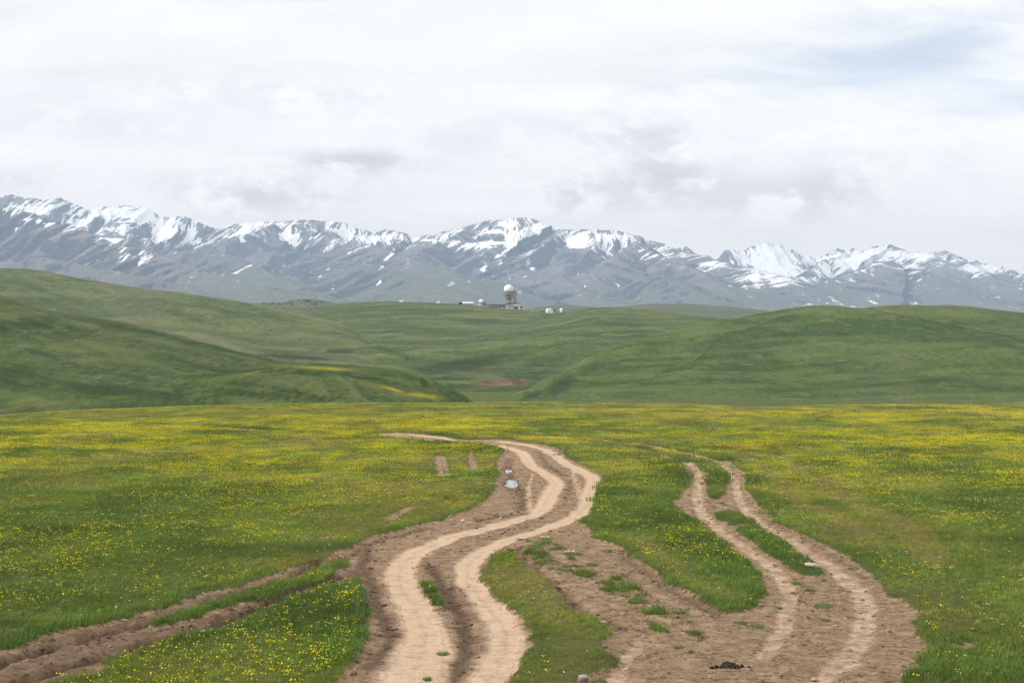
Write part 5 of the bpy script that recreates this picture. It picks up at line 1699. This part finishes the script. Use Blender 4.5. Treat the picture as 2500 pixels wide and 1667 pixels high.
def stone(name, label, px_, py_, sx, sy, sz, mat, seed, rz=0.0, cat='stone', sink=.25):
    x_, y_ = unproj(px_, py_)
    r = np.random.default_rng(seed)
    import bmesh
    bm = bmesh.new()
    bmesh.ops.create_icosphere(bm, subdivisions=3, radius=1.0)
    P = np.array([v.co[:] for v in bm.verts])
    # cut the ball by random planes: a broken, flat-sided stone
    for k in range(12):
        n = r.normal(size=3); n /= np.linalg.norm(n); h = r.uniform(.55, .85)
        dd = P @ n - h
        P = P - np.where(dd > 0, dd, 0)[:, None] * n
    P += .03 * np.stack([fbm(P[:, 0] * 2 + seed, P[:, 1] * 2 + P[:, 2], 3, 5 + i) for i in range(3)], 1)
    P *= np.array((sx, sy, sz)) / 2
    for v, p in zip(bm.verts, P):
        v.co = p
    me = bpy.data.meshes.new(name)
    bm.to_mesh(me); bm.free()
    me.materials.append(mat)
    o = link(bpy.data.objects.new(name, me))
    o.location = (x_, y_, gz(x_, y_) + sz * (.5 - sink))
    o.rotation_euler = (r.normal(0, .08), r.normal(0, .08), rz)
    tag(o, label, cat)
    return o


stone('stone', 'flat white stone slab in the grass strip of the right track', 1985, 1384, .56, .30, .16, M['stone'], 3, .1)
stone('stone', 'grey boulder at the bottom edge by the grass tongue', 1423, 1656, .27, .24, .17, M['stoneg'], 5, .4)
stone('stone', 'pale flat stone at the tip of the grass tongue', 1469, 1508, .22, .20, .08, M['stone'], 7, .2)
stone('stone', 'small grey stone low on the bare right track', 1987, 1646, .16, .14, .10, M['stoneg'], 9, 1.0)
stone('stone', 'whitish stone at the right grass edge near the bottom', 2206, 1641, .12, .10, .08, M['stone'], 11, .7)
stone('stone', 'pale stone in the lower of the two left ruts', 500, 1544, .22, .18, .10, M['stone'], 13, .3)
stone('stone', 'pale stone above another at the left rut bank', 516, 1526, .15, .12, .09, M['stone'], 15, 1.3)
stone('stone', 'pinkish flat stone on the muddy left shoulder of the road bend', 1131, 1263, .26, .40, .10, M['stone'], 17, .2)
stone('stone', 'little pale stone on the right lane edge of the pale road', 1366, 1273, .20, .22, .08, M['stone'], 19, .2)
stone('stone', 'dark little stone alone between the right wheel lines', 1983, 1480, .07, .07, .06, M['dung'], 21, .2)
# a pair of broken stakes at the road's outer bend
sxp, syp = unproj(1372, 1109)
st = tag(empty('broken_stake', (sxp, syp, gz(sxp, syp))), 'weathered broken wooden stakes leaning at the road edge', 'stake')
MB().bar((-.25, 0, -.1), (.18, .1, .42), .07, .06).build('upright', M['wood'], st)
MB().bar((-.55, -.1, .02), (-.05, 0, .10), .06, .05).build('fallen_piece', M['wood'], st)
# dung
dx_, dy_ = unproj(1776, 1622)
dm = tag(empty('dung_heap', (dx_, dy_, gz(dx_, dy_))), 'dark heap of dung on the bare ground near the bottom', 'dung')
for i, (ax, ay, ar_, ah) in enumerate(((0, 0, .15, .13), (.12, .12, .11, .10), (-.13, -.06, .08, .07), (.26, .03, .07, .05), (-.02, .2, .09, .08), (.07, -.12, .07, .06), (.40, .12, .05, .03), (-.27, .05, .05, .04), (.55, -.05, .04, .03), (-.42, -.1, .035, .03), (.2, .3, .05, .04))):
    ax, ay, ar_, ah = ax * .75, ay * .75, ar_ * .75, ah * .7
    mb = MB().lathe([(ar_, -.02), (ar_ * .95, ah * .4), (ar_ * .7, ah * .8), (ar_ * .3, ah), (.01, ah * 1.02)], 18, ax, ay)
    r_ = np.random.default_rng(40 + i)
    mb.v = [(a + r_.normal(0, .016), b + r_.normal(0, .016), c + r_.normal(0, .016)) for a, b, c in mb.v]
    mb.build('pat', M['dung'], dm, True)

# puddles
def puddle_mat():
    m, t, out = new_mat('puddle_water')
    b = t.n('ShaderNodeBsdfPrincipled')
    b.inputs['Base Color'].default_value = (.10, .085, .07, 1)
    b.inputs['Roughness'].default_value = .03
    b.inputs['IOR'].default_value = 1.33
    b.inputs['Specular IOR Level'].default_value = .35
    t.nt.links.new(b.outputs[0], out.inputs[0])
    return m


M_pud = puddle_mat()
for lb, (px_, py_, w_, h_) in zip(('upper small puddle in the muddy rut left of the road', 'larger puddle in the muddy rut left of the road bend', 'thin sliver of water in the mud below the puddles'), PUDDLES):
    xc, yc = unproj(px_, py_)
    _, yn_ = unproj(px_, py_ + h_); _, yf_ = unproj(px_, py_ - h_)
    rx2, ry2 = 1.15 * w_ * yc / F, 1.15 * (yf_ - yn_) / 2
    r_ = np.random.default_rng(int(px_))
    n = 40
    vs = [(0, 0, 0)]
    for k in range(n):
        a = 2 * math.pi * k / n
        q = 1 + .18 * math.sin(3 * a + r_.uniform(0, 6)) * .6 + r_.normal(0, .03)
        vs.append((rx2 * q * math.cos(a), ry2 * q * math.sin(a), 0))
    me = bpy.data.meshes.new('puddle')
    me.from_pydata(vs, [], [(0, 1 + k, 1 + (k + 1) % n) for k in range(n)])
    me.materials.append(M_pud)
    o = link(bpy.data.objects.new('puddle', me))
    o.location = (xc, yc, gz(xc, yc) + .048)
    tag(o, lb, 'puddle', kind='structure')
